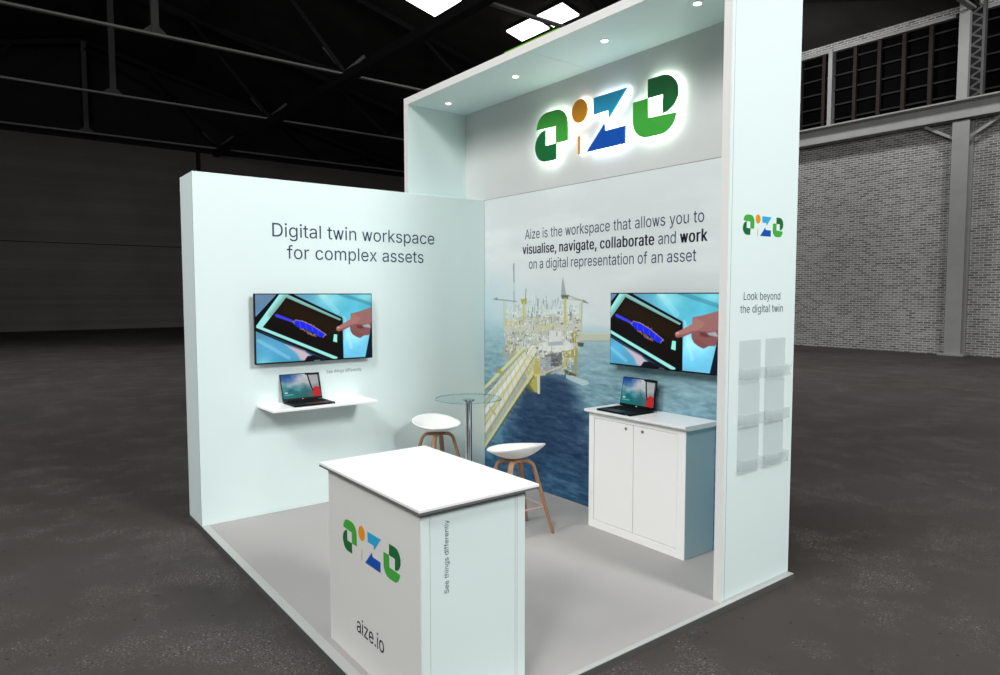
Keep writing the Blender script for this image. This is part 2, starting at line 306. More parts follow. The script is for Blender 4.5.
# letter outlines (advance, closed bezier loops; 1/1000 em)
GLYPHS = {",":[188,[[[53,-119,38,-119,48,-56],[58,8,68,71,91,71],[114,71,137,71,119,8],[102,-56,84,-119,69,-119]]]],".":[188,[[[108,-4,95,-4,83,-4],[72,0,63,9,54,18],[50,28,50,41,50,54],[54,65,63,73,72,82],[83,87,95,87,108,87],[119,82,128,73,137,65],[141,54,141,41,141,28],[137,18,128,9,119,0]]]],"A":[480,[[[39,0,16,0,78,170],[140,339,201,509,226,509],[251,509,276,509,338,339],[401,170,463,0,440,0],[418,0,395,0,359,101],[323,202,287,302,281,321],[273,344,264,372,255,400],[245,435,232,478,236,478],[241,478,245,478,233,435],[222,399,213,371,204,343],[196,320,191,302,155,202],[120,101,85,0,62,0]],[[197,142,110,142,110,161],[110,180,110,199,197,199],[283,199,370,199,370,180],[370,161,370,142,283,142]]]],"D":[502,[[[271,0,219,0,178,0],[137,0,96,0,96,19],[96,38,96,57,136,57],[175,57,215,57,256,57],[291,65,318,81,345,97],[366,119,379,149,392,179],[399,214,399,255,399,296],[392,331,379,361,366,390],[346,412,320,428,293,444],[260,452,221,452,178,452],[136,452,93,452,93,471],[93,490,93,509,137,509],[181,509,225,509,275,509],[317,499,353,478,388,458],[415,429,433,391,452,353],[462,308,462,255,462,202],[452,157,433,119,414,81],[387,51,351,31,314,10]],[[103,509,125,509,125,339],[125,170,125,0,103,0],[82,0,60,0,60,170],[60,339,60,509,82,509]]]],"L":[393,[[[160,0,60,0,60,170],[60,339,60,509,82,509],[103,509,125,509,125,358],[125,208,125,57,203,57],[282,57,361,57,361,38],[361,19,361,0,261,0]]]],"S":[447,[[[263,-9,224,-9,187,-9],[155,-3,128,9,100,21],[79,38,64,60,49,82],[40,107,38,137,60,137],[82,137,104,137,106,117],[112,101,123,88,134,75],[149,65,166,59,184,52],[203,49,224,49,247,49],[268,53,286,60,304,68],[319,78,329,92,340,105],[346,121,346,139,346,155],[341,169,332,179,323,189],[311,198,296,205,281,211],[264,217,245,222,224,228],[204,234,184,239,142,251],[109,268,86,289,63,311],[52,339,52,372,52,401],[60,426,75,448,90,469],[111,486,138,498,164,510],[194,516,227,516,261,516],[290,510,316,498,342,486],[362,469,377,449,392,428],[400,404,401,378,380,378],[358,378,337,378,335,403],[323,423,302,437,281,451],[256,459,225,459,203,459],[184,455,167,448,151,441],[138,431,129,418,120,406],[115,391,115,376,115,358],[120,344,131,334,142,323],[154,314,169,308,184,302],[199,297,212,293,230,289],[247,284,264,279,279,275],[295,270,312,264,328,257],[344,248,359,238,373,227],[385,214,395,198,404,181],[408,162,408,139,408,111],[401,86,386,64,372,41],[351,24,323,11,296,-2]]]],"a":[389,[[[182,-9,160,-9,136,-9],[114,-4,94,5,75,14],[59,27,48,45,36,62],[30,83,30,108,30,130],[35,147,43,161,52,175],[63,185,78,193,92,201],[108,207,125,211,143,215],[160,218,178,220,201,223],[219,225,234,227,248,228],[258,231,265,235,272,239],[276,245,276,255,276,255],[276,256,276,257,276,272],[273,286,267,297,261,308],[252,316,240,322,228,328],[213,331,196,331,178,331],[162,328,149,322,136,317],[126,309,118,301,110,292],[104,283,100,274,80,280],[61,285,41,291,50,314],[62,332,79,346,95,360],[113,369,133,375,153,381],[173,384,194,384,208,384],[223,383,239,379,255,376],[271,370,286,360,301,351],[313,338,322,320,332,303],[337,280,337,251,337,168],[337,84,337,0,317,0],[297,0,277,0,277,17],[277,35,277,52,275,52],[274,52,272,52,268,43],[261,34,252,25,243,15],[230,7,215,1,200,-5]],[[155,45,170,45,193,45],[212,50,228,59,243,68],[255,79,263,93,271,107],[276,122,276,138,276,155],[276,173,276,190,273,187],[268,184,259,182,251,180],[242,178,231,176,221,174],[210,172,200,171,190,170],[182,169,175,168,161,166],[147,163,134,159,121,154],[111,148,103,139,96,131],[92,119,92,105,92,92],[95,81,102,72,109,63],[118,57,130,52,142,48]]]],"b":[424,[[[261,-8,229,-8,206,-8],[187,-4,172,4,158,12],[146,21,138,31,129,42],[123,51,118,59,116,59],[114,59,112,59,112,39],[112,20,112,0,92,0],[72,0,53,0,53,170],[53,339,53,509,73,509],[93,509,114,509,114,446],[114,382,114,319,115,319],[117,319,118,319,123,327],[129,336,137,346,145,356],[157,365,171,373,186,381],[205,384,229,384,261,384],[289,376,313,361,337,345],[356,322,370,293,383,263],[390,229,390,189,390,149],[383,114,370,84,356,55],[337,32,313,16,289,0]],[[197,47,220,47,244,47],[263,53,279,66,295,78],[308,95,316,117,324,138],[328,162,328,189,328,216],[324,240,316,261,308,282],[296,299,280,311,264,324],[244,330,220,330,197,330],[177,324,161,312,145,300],[133,284,125,263,117,242],[113,217,113,189,113,161],[117,136,125,115,133,94],[146,77,162,65,178,53]]]],"c":[396,[[[226,-8,207,-8,173,-8],[143,0,117,16,91,33],[71,56,56,85,41,114],[34,149,34,187,34,227],[41,262,56,291,71,321],[91,343,117,360,143,376],[173,384,207,384,226,384],[243,382,260,377,276,372],[292,365,305,356,319,347],[330,335,340,322,350,309],[357,294,362,277,342,272],[322,267,303,262,300,272],[296,281,290,289,285,297],[278,305,270,311,262,317],[253,322,242,325,232,328],[220,330,207,330,182,330],[161,323,145,310,129,297],[116,280,108,258,100,237],[96,213,96,187,96,162],[100,139,108,117,116,96],[129,79,145,66,161,53],[182,46,207,46,220,46],[232,48,243,52,253,55],[263,60,271,66,279,72],[286,80,292,89,297,97],[301,107,304,117,324,112],[343,107,363,102,358,85],[351,70,341,56,332,43],[320,31,306,21,293,12],[277,4,261,-1,244,-6]]]],"d":[424,[[[219,-8,195,-8,164,-8],[136,0,111,16,87,32],[68,55,55,84,41,114],[34,149,34,189,34,229],[41,263,55,293,69,322],[88,345,112,361,136,376],[164,384,196,384,219,384],[238,381,253,373,268,365],[279,356,287,346,296,336],[302,327,306,319,308,319],[309,319,311,319,311,382],[311,446,311,509,331,509],[351,509,372,509,372,339],[372,170,372,0,352,0],[332,0,313,0,313,20],[313,39,313,59,311,59],[309,59,307,59,302,51],[295,42,287,31,278,21],[267,12,252,4,238,-4]],[[181,47,205,47,227,47],[247,53,263,65,279,77],[291,94,299,115,308,136],[312,161,312,189,312,217],[308,242,300,263,292,284],[279,300,263,312,247,324],[228,330,205,330,181,330],[161,324,145,311,129,299],[116,282,108,261,100,240],[96,216,96,189,96,162],[100,138,109,117,117,95],[129,78,145,66,161,53]]]],"e":[404,[[[238,-8,212,-8,175,-8],[143,0,117,16,90,33],[70,56,56,85,41,114],[34,148,34,187,34,226],[41,260,55,290,69,319],[89,343,115,359,141,376],[171,384,205,384,226,384],[246,381,266,374,285,367],[303,356,319,341,335,326],[348,306,357,282,366,258],[371,228,371,194,371,186],[371,178,371,169,272,169],[174,169,75,169,75,187],[75,204,75,221,163,221],[250,221,338,221,329,215],[319,208,310,202,310,227],[306,249,298,269,290,288],[278,303,263,314,247,325],[228,330,205,330,182,330],[163,325,146,313,130,302],[118,288,109,270,100,251],[96,232,96,211,96,200],[96,189,96,178,96,150],[101,126,110,106,120,87],[134,72,151,61,168,51],[189,46,212,46,228,46],[241,48,254,53,266,57],[277,64,285,73,294,82],[301,93,306,105,325,101],[345,96,365,91,359,71],[349,54,335,39,321,24],[303,13,283,4,262,-4]]]],"f":[254,[[[154,379,228,379,228,362],[228,344,228,327,154,327],[80,327,6,327,6,344],[6,362,6,379,80,379]],[[101,0,81,0,81,144],[81,288,81,432,81,453],[86,471,96,486,106,500],[119,511,135,519,152,526],[169,530,187,530,201,530],[213,529,222,527,232,525],[238,523,243,521,238,503],[233,486,227,468,224,470],[220,471,215,472,210,473],[203,474,195,474,176,474],[163,469,154,460,146,451],[142,437,142,419,142,279],[142,140,142,0,121,0]]]],"g":[425,[[[238,-151,207,-151,179,-151],[155,-147,134,-140,113,-132],[96,-123,82,-110,69,-98],[58,-84,51,-69,67,-60],[84,-50,101,-41,107,-49],[113,-57,122,-66,130,-75],[141,-82,154,-88,168,-94],[186,-97,207,-97,238,-97],[263,-90,282,-75,302,-60],[311,-37,311,-6,311,19],[311,44,311,68,310,68],[308,68,306,68,301,60],[295,51,287,41,278,32],[267,23,252,16,238,8],[219,5,195,5,164,5],[137,12,113,27,88,41],[69,62,55,90,41,118],[34,152,34,191,34,230],[41,264,55,293,69,322],[88,345,112,361,137,376],[165,384,196,384,220,384],[239,381,253,373,268,365],[280,356,288,346,297,336],[303,327,308,319,309,319],[311,319,313,319,313,339],[313,359,313,379,333,379],[353,379,372,379,372,250],[372,121,372,-9,372,-42],[365,-69,350,-90,335,-111],[316,-126,291,-136,266,-146]],[[181,59,205,59,228,59],[248,64,264,75,280,86],[292,101,300,121,308,141],[312,165,312,193,312,220],[308,243,300,264,292,284],[280,301,264,312,248,324],[228,330,205,330,181,330],[161,324,145,312,129,299],[117,283,109,262,100,242],[96,219,96,193,96,166],[100,143,109,123,117,103],[129,87,145,76,162,65]]]],"h":[410,[[[114,249,114,227,114,151],[114,76,114,0,93,0],[73,0,53,0,53,170],[53,339,53,509,73,509],[93,509,114,509,114,435],[114,361,114,287,110,287],[106,287,102,287,114,322],[131,347,152,362,174,377],[199,384,227,384,253,384],[276,379,295,369,315,358],[330,342,341,321,352,299],[357,273,357,240,357,160],[357,80,357,0,337,0],[316,0,296,0,296,78],[296,157,296,235,296,265],[288,288,273,304,258,321],[237,329,210,329,192,329],[175,325,161,317,146,309],[135,298,126,283,118,267]]]],"i":[167,[[[73,0,53,0,53,126],[53,253,53,379,73,379],[93,379,114,379,114,253],[114,126,114,0,93,0]],[[95,443,84,443,72,443],[62,447,54,455,45,462],[41,472,41,483,41,494],[45,504,54,512,62,520],[72,524,84,524,95,524],[106,520,114,512,122,504],[126,494,126,483,126,472],[122,462,114,455,106,447]]]],"k":[381,[[[132,158,110,137,110,162],[110,187,110,212,113,212],[117,212,121,212,175,268],[230,323,284,379,310,379],[335,379,360,379,301,319],[243,259,184,199,182,199],[179,199,177,199,155,178]],[[73,0,53,0,53,170],[53,339,53,509,73,509],[93,509,114,509,114,339],[114,170,114,0,93,0]],[[320,0,294,0,245,62],[197,124,148,186,162,200],[177,214,191,229,252,152],[312,76,372,0,346,0]]]],"l":[170,[[[55,0,55,0,55,0],[55,509,55,509,55,509],[115,509,115,509,115,509],[115,0,115,0,115,0]]]],"m":[610,[[[73,0,53,0,53,126],[53,253,53,379,72,379],[92,379,112,379,112,351],[112,323,112,295,111,295],[109,295,108,295,113,316],[121,332,132,346,144,359],[157,369,172,376,187,383],[203,386,219,386,247,386],[270,378,287,361,305,344],[316,322,321,295,318,295],[315,295,312,295,317,313],[325,329,337,343,349,357],[364,367,381,375,398,382],[416,386,437,386,459,386],[479,381,497,372,515,362],[530,348,541,328,551,309],[557,285,557,255,557,170],[557,85,557,0,536,0],[516,0,496,0,496,85],[496,169,496,254,496,281],[488,301,473,313,457,325],[439,330,419,330,402,330],[387,327,374,320,362,313],[352,303,345,290,339,278],[335,263,335,247,335,165],[335,82,335,0,315,0],[295,0,274,0,274,87],[274,173,274,260,274,281],[267,298,253,311,239,324],[221,330,199,330,185,330],[171,327,158,320,144,313],[134,303,126,289,118,276],[114,258,114,238,114,159],[114,79,114,0,93,0]]]],"n":[410,[[[114,249,114,227,114,151],[114,76,114,0,93,0],[73,0,53,0,53,126],[53,253,53,379,72,379],[92,379,112,379,112,349],[112,318,112,287,109,287],[106,287,102,287,114,322],[131,347,152,362,174,377],[199,384,227,384,253,384],[276,379,295,369,314,358],[330,342,341,321,352,299],[357,273,357,240,357,160],[357,80,357,0,337,0],[316,0,296,0,296,78],[296,157,296,235,296,265],[288,288,273,304,258,321],[237,329,210,329,192,329],[175,325,161,317,146,309],[135,298,126,283,118,267]]]],"o":[415,[[[242,-8,207,-8,173,-8],[143,0,117,16,91,33],[71,56,56,85,41,114],[34,149,34,187,34,227],[41,262,56,291,71,321],[91,343,117,360,143,376],[173,384,207,384,242,384],[273,376,299,360,325,343],[345,321,359,291,374,262],[381,227,381,187,381,149],[374,114,359,85,345,56],[325,33,299,16,273,0]],[[182,46,207,46,233,46],[254,53,270,66,287,79],[299,96,307,117,315,139],[319,162,319,187,319,213],[315,236,307,258,299,280],[287,297,270,310,254,323],[233,330,207,330,182,330],[161,323,145,310,129,297],[116,280,108,258,100,237],[96,213,96,187,96,162],[100,139,108,117,116,96],[129,79,145,66,161,53]]]],"p":[424,[[[73,-143,53,-143,53,31],[53,205,53,379,72,379],[92,379,112,379,112,359],[112,339,112,319,114,319],[116,319,118,319,123,327],[129,336,137,346,145,356],[157,365,171,373,186,381],[205,384,229,384,261,384],[289,376,313,361,337,345],[356,322,370,293,383,263],[390,229,390,189,390,149],[383,114,370,84,356,55],[337,32,313,16,289,0],[261,-8,229,-8,206,-8],[187,-4,173,4,158,12],[146,21,138,31,130,42],[123,51,118,59,117,59],[115,59,114,59,114,-8],[114,-76,114,-143,93,-143]],[[197,47,220,47,244,47],[263,53,279,66,295,78],[308,95,316,117,324,138],[328,162,328,189,328,216],[324,240,316,261,308,282],[296,299,280,311,264,324],[244,330,220,330,197,330],[177,324,161,312,145,300],[133,284,125,263,117,242],[113,217,113,189,113,161],[117,136,125,115,133,94],[146,77,162,65,178,53]]]],"r":[259,[[[73,0,53,0,53,126],[53,253,53,379,72,379],[92,379,112,379,112,360],[112,340,112,321,113,321],[114,321,115,321,122,340],[135,355,152,367,170,379],[190,385,213,385,218,385],[223,385,229,384,235,384],[240,384,243,384,243,363],[243,343,243,322,242,323],[237,323,230,324,223,325],[215,326,207,326,189,326],[173,322,159,315,145,307],[134,297,126,284,118,270],[114,255,114,237,114,158],[114,79,114,0,93,0]]]],"s":[365,[[[211,-8,182,-8,156,-8],[133,-4,112,3,92,11],[75,23,62,38,49,53],[40,72,36,94,55,98],[74,102,94,107,99,86],[109,70,124,60,139,50],[158,45,181,45,208,45],[229,51,244,62,260,74],[268,87,268,103,268,116],[263,127,254,136,245,144],[231,151,212,155,191,160],[170,165,149,170,115,178],[89,191,72,208,55,225],[47,247,47,274,47,296],[53,315,65,332,77,348],[94,361,115,370,136,380],[160,384,187,384,213,384],[235,380,254,372,272,365],[287,353,299,339,310,325],[319,309,324,290,305,286],[287,281,268,277,263,292],[255,304,243,316,230,327],[212,333,187,333,165,333],[146,327,131,317,116,306],[109,293,109,277,109,263],[114,252,124,243,134,235],[150,228,172,223,191,218],[210,214,229,209,264,201],[290,188,306,171,323,154],[331,133,331,107,331,84],[325,64,312,47,300,30],[282,16,260,6,237,-3]]]],"t":[227,[[[138,379,204,379,204,362],[204,344,204,327,138,327],[72,327,6,327,6,344],[6,362,6,379,72,379]],[[65,345,65,471,85,471],[106,471,126,471,126,347],[126,222,126,98,126,81],[129,69,136,61,143,54],[154,50,170,50,174,50],[179,50,185,51,191,52],[197,53,202,54,206,36],[209,19,213,2,207,0],[200,-2,192,-3,184,-4],[176,-4,168,-4,136,-4],[110,4,92,21,74,38],[65,62,65,93,65,219]]]],"u":[410,[[[211,-5,182,-5,157,-5],[134,0,115,11,95,21],[80,37,69,59,58,80],[53,107,53,139,53,219],[53,299,53,379,73,379],[93,379,114,379,114,301],[114,222,114,144,114,114],[121,91,137,75,152,58],[173,50,200,50,218,50],[235,54,249,62,264,70],[275,81,283,97,292,112],[296,131,296,153,296,228],[296,304,296,379,316,379],[337,379,357,379,357,253],[357,126,357,0,337,0],[318,0,298,0,298,31],[298,61,298,92,301,92],[304,92,307,92,295,57],[279,32,257,17,235,2]]]],"v":[389,[[[184,0,163,0,114,126],[66,253,17,379,40,379],[62,379,84,379,111,305],[138,230,165,155,174,132],[181,110,187,87,193,64],[199,42,206,21,198,21],[191,21,184,21,191,42],[197,64,203,87,209,110],[216,132,224,155,251,230],[278,305,305,379,327,379],[349,379,371,379,323,253],[275,126,226,0,205,0]]]],"w":[500,[[[20,379,20,379,20,379],[125,0,125,0,125,0],[187,0,187,0,187,0],[82,379,82,379,82,379]],[[125,0,125,0,125,0],[220,379,220,379,220,379],[282,379,282,379,282,379],[187,0,187,0,187,0]],[[220,379,220,379,220,379],[315,0,315,0,315,0],[377,0,377,0,377,0],[282,379,282,379,282,379]],[[315,0,315,0,315,0],[420,379,420,379,420,379],[482,379,482,379,482,379],[377,0,377,0,377,0]]]],"x":[379,[[[44,0,21,0,71,73],[121,145,171,218,171,202],[171,187,171,171,124,240],[76,310,29,379,52,379],[76,379,100,379,116,355],[132,330,147,306,160,287],[170,270,179,253,188,237],[198,221,207,206,197,206],[186,206,175,206,185,221],[194,237,202,253,211,270],[221,287,233,306,249,330],[266,355,282,379,305,379],[328,379,352,379,304,309],[256,239,209,169,209,184],[209,199,209,214,258,143],[308,71,358,0,334,0],[310,0,287,0,268,28],[249,57,231,85,219,103],[209,120,200,136,191,152],[182,167,173,182,183,182],[194,182,205,182,195,167],[186,152,178,136,170,120],[160,103,148,85,129,57],[110,28,91,0,68,0]]]],"y":[389,[[[51,-140,47,-139,52,-121],[57,-103,61,-86,65,-86],[68,-87,71,-87,83,-90],[94,-91,104,-89,114,-87],[122,-82,130,-74,138,-66],[145,-53,151,-36,155,-24],[159,-13,163,-1,114,126],[66,252,17,379,40,379],[62,379,84,379,111,305],[138,230,165,155,174,132],[181,109,187,87,193,64],[199,42,206,21,198,21],[191,21,184,21,190,42],[196,64,202,87,209,110],[216,132,224,155,251,230],[278,305,305,379,327,379],[349,379,371,379,316,234],[260,88,204,-58,196,-78],[187,-94,177,-107,166,-120],[153,-129,139,-136,125,-142],[109,-145,91,-145,81,-145],[72,-144,65,-143,57,-142]]]],"z":[380,[[[141,0,42,0,42,15],[42,30,42,46,112,137],[183,228,254,320,254,321],[254,322,254,323,185,323],[117,323,48,323,48,342],[48,361,48,379,143,379],[238,379,333,379,333,363],[333,347,333,331,264,241],[195,150,126,60,126,59],[126,58,126,56,197,56],[268,56,339,56,339,38],[339,19,339,0,240,0]]]],"H":[517,[[[82,0,60,0,60,170],[60,339,60,509,82,509],[103,509,125,509,125,435],[125,362,125,289,214,289],[303,289,392,289,392,362],[392,435,392,509,414,509],[435,509,457,509,457,339],[457,170,457,0,435,0],[414,0,392,0,392,77],[392,155,392,232,303,232],[214,232,125,232,125,155],[125,77,125,0,103,0]]]]," ":[188,[]]}
MURAL = [
('p',(202,200,176),0.8,0,[(1.228,1.347),(1.853,1.368),(1.854,1.319),(1.228,1.285)]),
('l',(150,150,130),0.7,0.006,[(1.228,1.285),(1.854,1.319)]),
('l',(225,222,200),0.7,0.006,[(1.228,1.347),(1.853,1.368)]),
('l',(120,126,130),0.75,0.014,[(0.428,1.91),(0.431,1.755)]),
('l',(165,170,172),0.6,0.01,[(0.431,1.755),(0.431,1.503)]),
('l',(120,126,130),0.8,0.01,[(0.426,1.893),(0.426,1.859)]),
('l',(120,126,130),0.8,0.01,[(0.431,1.668),(0.431,1.608)]),
('l',(140,140,100),0.8,0.012,[(0.594,1.693),(0.587,1.6)]),
('p',(168,164,92),0.9,0,[(0.52,1.604),(0.607,1.613),(0.6,1.566),(0.54,1.565)]),
('l',(196,192,124),0.8,0.03,[(0.567,1.574),(0.554,1.343)]),
('l',(120,126,130),0.8,0.014,[(0.75,1.609),(0.75,1.551)]),
('l',(120,126,130),0.5,0.008,[(0.75,1.551),(0.751,1.393)]),
('p',(120,126,128),0.5,0,[(1.04,1.746),(1.053,1.79),(1.065,1.746),(1.095,1.627),(1.031,1.627)]),
('p',(95,100,85),0.9,0,[(1.031,1.643),(1.124,1.643),(1.112,1.611),(1.043,1.611)]),
('p',(200,195,120),0.95,0,[(1.064,1.619),(1.096,1.619),(1.096,1.35),(1.066,1.348)]),
('l',(150,152,150),0.7,0.01,[(1.124,1.635),(1.335,1.582)]),
('l',(165,165,155),0.6,0.008,[(1.124,1.611),(1.313,1.597)]),
('p',(120,125,125),0.7,0,[(1.28,1.612),(1.34,1.578),(1.281,1.585)]),
('l',(190,187,140),0.8,0.018,[(1.27,1.589),(1.261,1.364)]),
('l',(175,178,165),0.7,0.008,[(1.248,1.581),(1.239,1.371)]),
('l',(120,135,140),0.7,0.01,[(0.142,1.606),(0.458,1.586)]),
('p',(110,125,130),0.7,0,[(0.127,1.601),(0.187,1.624),(0.202,1.597)]),
('l',(190,190,150),0.8,0.014,[(0.289,1.589),(0.293,1.35)]),
('l',(175,180,165),0.6,0.008,[(0.318,1.581),(0.318,1.369)]),
('p',(190,192,186),0.85,0,[(0.289,1.368),(0.403,1.442),(0.54,1.471),(0.75,1.46),(0.924,1.489),(1.044,1.459),(1.159,1.502),(1.26,1.434),(1.273,1.264),(1.196,1.197),(1.023,1.153),(0.84,1.123),(0.582,1.156),(0.346,1.14),(0.303,1.244)]),
('p',(205,203,188),0.8,0,[(0.282,1.367),(1.282,1.419),(1.283,1.373),(0.289,1.314)]),
('p',(210,206,140),0.4,0,[(0.282,1.412),(0.5,1.436),(0.5,1.375),(0.289,1.359)]),
('p',(210,206,140),0.55,0,[(0.751,1.393),(0.973,1.409),(0.973,1.377),(0.751,1.359)]),
('p',(228,230,226),0.9,0,[(0.764,1.243),(0.974,1.271),(1.161,1.266),(1.184,1.22),(0.975,1.182),(0.764,1.185)]),
('p',(160,172,180),0.8,0,[(0.877,1.258),(1.057,1.276),(1.057,1.244),(0.877,1.225)]),
('p',(225,226,222),0.8,0,[(0.889,1.349),(1.033,1.363),(1.045,1.275),(0.889,1.258)]),
('p',(170,162,140),0.6,0,[(0.26,1.161),(0.332,1.21),(0.431,1.207),(0.5,1.159),(0.459,1.086),(0.332,1.068),(0.26,1.098)]),
('p',(188,188,180),0.9,0,[(0.528,1.152),(1.218,1.237),(1.207,1.135),(1.059,1.067),(0.841,1.007),(0.649,0.938),(0.514,1.03)]),
('p',(70,78,88),0.9,0,[(0.915,1.112),(0.999,1.135),(0.999,1.078),(0.915,1.055)]),
('p',(95,100,105),0.8,0,[(0.84,1.148),(1.046,1.187),(1.047,1.034),(0.841,0.99)]),
('p',(170,175,178),0.8,0,[(0.765,1.118),(0.914,1.145),(0.915,1.022),(0.791,0.977)]),
('p',(166,160,84),0.95,0,[(1.058,1.188),(1.229,1.23),(1.224,1.159),(1.07,1.14)]),
('p',(166,160,84),0.95,0,[(1.185,1.157),(1.218,1.167),(1.22,0.978),(1.192,0.968)]),
('p',(194,188,110),0.9,0,[(1.064,1.148),(1.099,1.15),(1.1,1.038),(1.065,1.019)]),
('l',(80,84,60),0.9,0.03,[(1.071,1.036),(1.197,1.008)]),
('l',(80,84,60),0.9,0.014,[(1.094,1.03),(1.083,0.989)]),
('p',(165,160,70),0.9,0,[(1.149,1.344),(1.216,1.363),(1.206,1.268),(1.161,1.266)]),
('p',(70,75,60),0.9,0,[(1.217,1.277),(1.295,1.273),(1.284,1.242),(1.229,1.246)]),
('p',(186,178,92),0.95,0,[(0.595,1.088),(0.765,1.118),(0.778,0.985),(0.766,0.824),(0.688,0.823),(0.609,0.866)]),
('p',(160,152,76),0.8,0,[(0.595,1.019),(0.661,1.025),(0.662,0.854),(0.609,0.866)]),
('p',(215,212,190),0.9,0,[(0.74,0.981),(0.778,0.985),(0.779,0.817),(0.747,0.813)]),
('p',(90,92,70),0.7,0,[(0.569,0.87),(0.636,0.886),(0.727,0.819),(0.649,0.81)]),
('l',(205,200,130),0.9,0.02,[(0.609,0.952),(0.841,0.99)]),
('l',(205,200,150),0.9,0.016,[(0.841,0.999),(1.047,1.074)]),
('p',(190,208,214),0.85,0,[(1.094,1.006),(1.186,1.007),(1.341,0.983),(1.352,0.961),(1.287,0.938),(1.186,0.959),(1.094,0.982)]),
('p',(200,215,220),0.5,0,[(0.878,1.06),(1.059,1.067),(1.094,1.014),(0.976,1.003)]),
('p',(200,200,188),0.75,0,[(0.002,0.689),(0.0,0.238),(0.688,0.959),(0.726,1.199),(0.568,1.198)]),
('l',(218,214,150),0.95,0.032,[(-0.006,0.781),(0.575,1.194)]),
('l',(150,160,150),0.95,0.012,[(-0.006,0.735),(0.575,1.172)]),
('l',(215,213,190),0.95,0.028,[(0.002,0.689),(0.621,1.175)]),
('l',(210,206,140),0.95,0.014,[(0.002,0.633),(0.635,1.168)]),
('l',(232,232,226),0.95,0.045,[(0.001,0.558),(0.661,1.178)]),
('l',(210,206,140),0.95,0.03,[(0.001,0.473),(0.687,1.18)]),
('l',(226,222,205),0.95,0.045,[(0.001,0.389),(0.713,1.181)]),
('l',(170,160,80),0.95,0.014,[(0.0,0.314),(0.7,1.121)]),
('l',(216,208,140),0.95,0.026,[(0.0,0.238),(0.688,0.993)]),
('l',(90,96,90),0.95,0.01,[(0.031,0.234),(0.701,0.96)]),
('l',(150,150,110),0.45,0.008,[(0.002,0.764),(0.016,0.297)]),
('l',(150,150,110),0.45,0.008,[(0.064,0.808),(0.091,0.377)]),
('l',(150,150,110),0.45,0.008,[(0.125,0.851),(0.164,0.455)]),
('l',(150,150,110),0.45,0.008,[(0.186,0.893),(0.236,0.532)]),
('l',(150,150,110),0.45,0.008,[(0.245,0.935),(0.306,0.607)]),
('l',(150,150,110),0.45,0.008,[(0.303,0.976),(0.375,0.681)]),
('l',(150,150,110),0.45,0.008,[(0.361,1.017),(0.443,0.753)]),
('l',(150,150,110),0.45,0.008,[(0.417,1.057),(0.509,0.824)]),
('l',(150,150,110),0.45,0.008,[(0.473,1.096),(0.574,0.893)]),
('l',(150,150,110),0.45,0.008,[(0.528,1.135),(0.638,0.961)]),
('l',(150,150,110),0.45,0.008,[(0.581,1.173),(0.701,1.028)]),
('l',(120,125,95),0.6,0.01,[(0.031,0.244),(0.055,0.215)]),
('l',(120,125,95),0.6,0.01,[(0.079,0.296),(0.102,0.268)]),
('l',(120,125,95),0.6,0.01,[(0.126,0.348),(0.149,0.32)]),
('l',(120,125,95),0.6,0.01,[(0.173,0.4),(0.195,0.371)]),
('l',(120,125,95),0.6,0.01,[(0.219,0.45),(0.241,0.422)]),
('l',(120,125,95),0.6,0.01,[(0.264,0.5),(0.286,0.472)]),
('l',(120,125,95),0.6,0.01,[(0.309,0.55),(0.331,0.521)]),
('l',(120,125,95),0.6,0.01,[(0.353,0.598),(0.375,0.57)]),
('l',(120,125,95),0.6,0.01,[(0.397,0.647),(0.418,0.618)]),
('l',(120,125,95),0.6,0.01,[(0.44,0.694),(0.461,0.666)]),
('l',(120,125,95),0.6,0.01,[(0.482,0.741),(0.503,0.713)]),
('l',(120,125,95),0.6,0.01,[(0.525,0.788),(0.545,0.76)]),
('l',(120,125,95),0.6,0.01,[(0.566,0.833),(0.586,0.805)]),
('l',(120,125,95),0.6,0.01,[(0.607,0.879),(0.627,0.851)]),
('l',(120,125,95),0.6,0.01,[(0.648,0.924),(0.668,0.896)]),
('l',(120,125,95),0.6,0.01,[(0.688,0.968),(0.707,0.94)]),
('l',(170,166,84),0.9,0.035,[(0.201,0.958),(0.274,0.942)]),
('l',(186,180,100),0.8,0.03,[(0.079,0.606),(0.155,0.561)])]

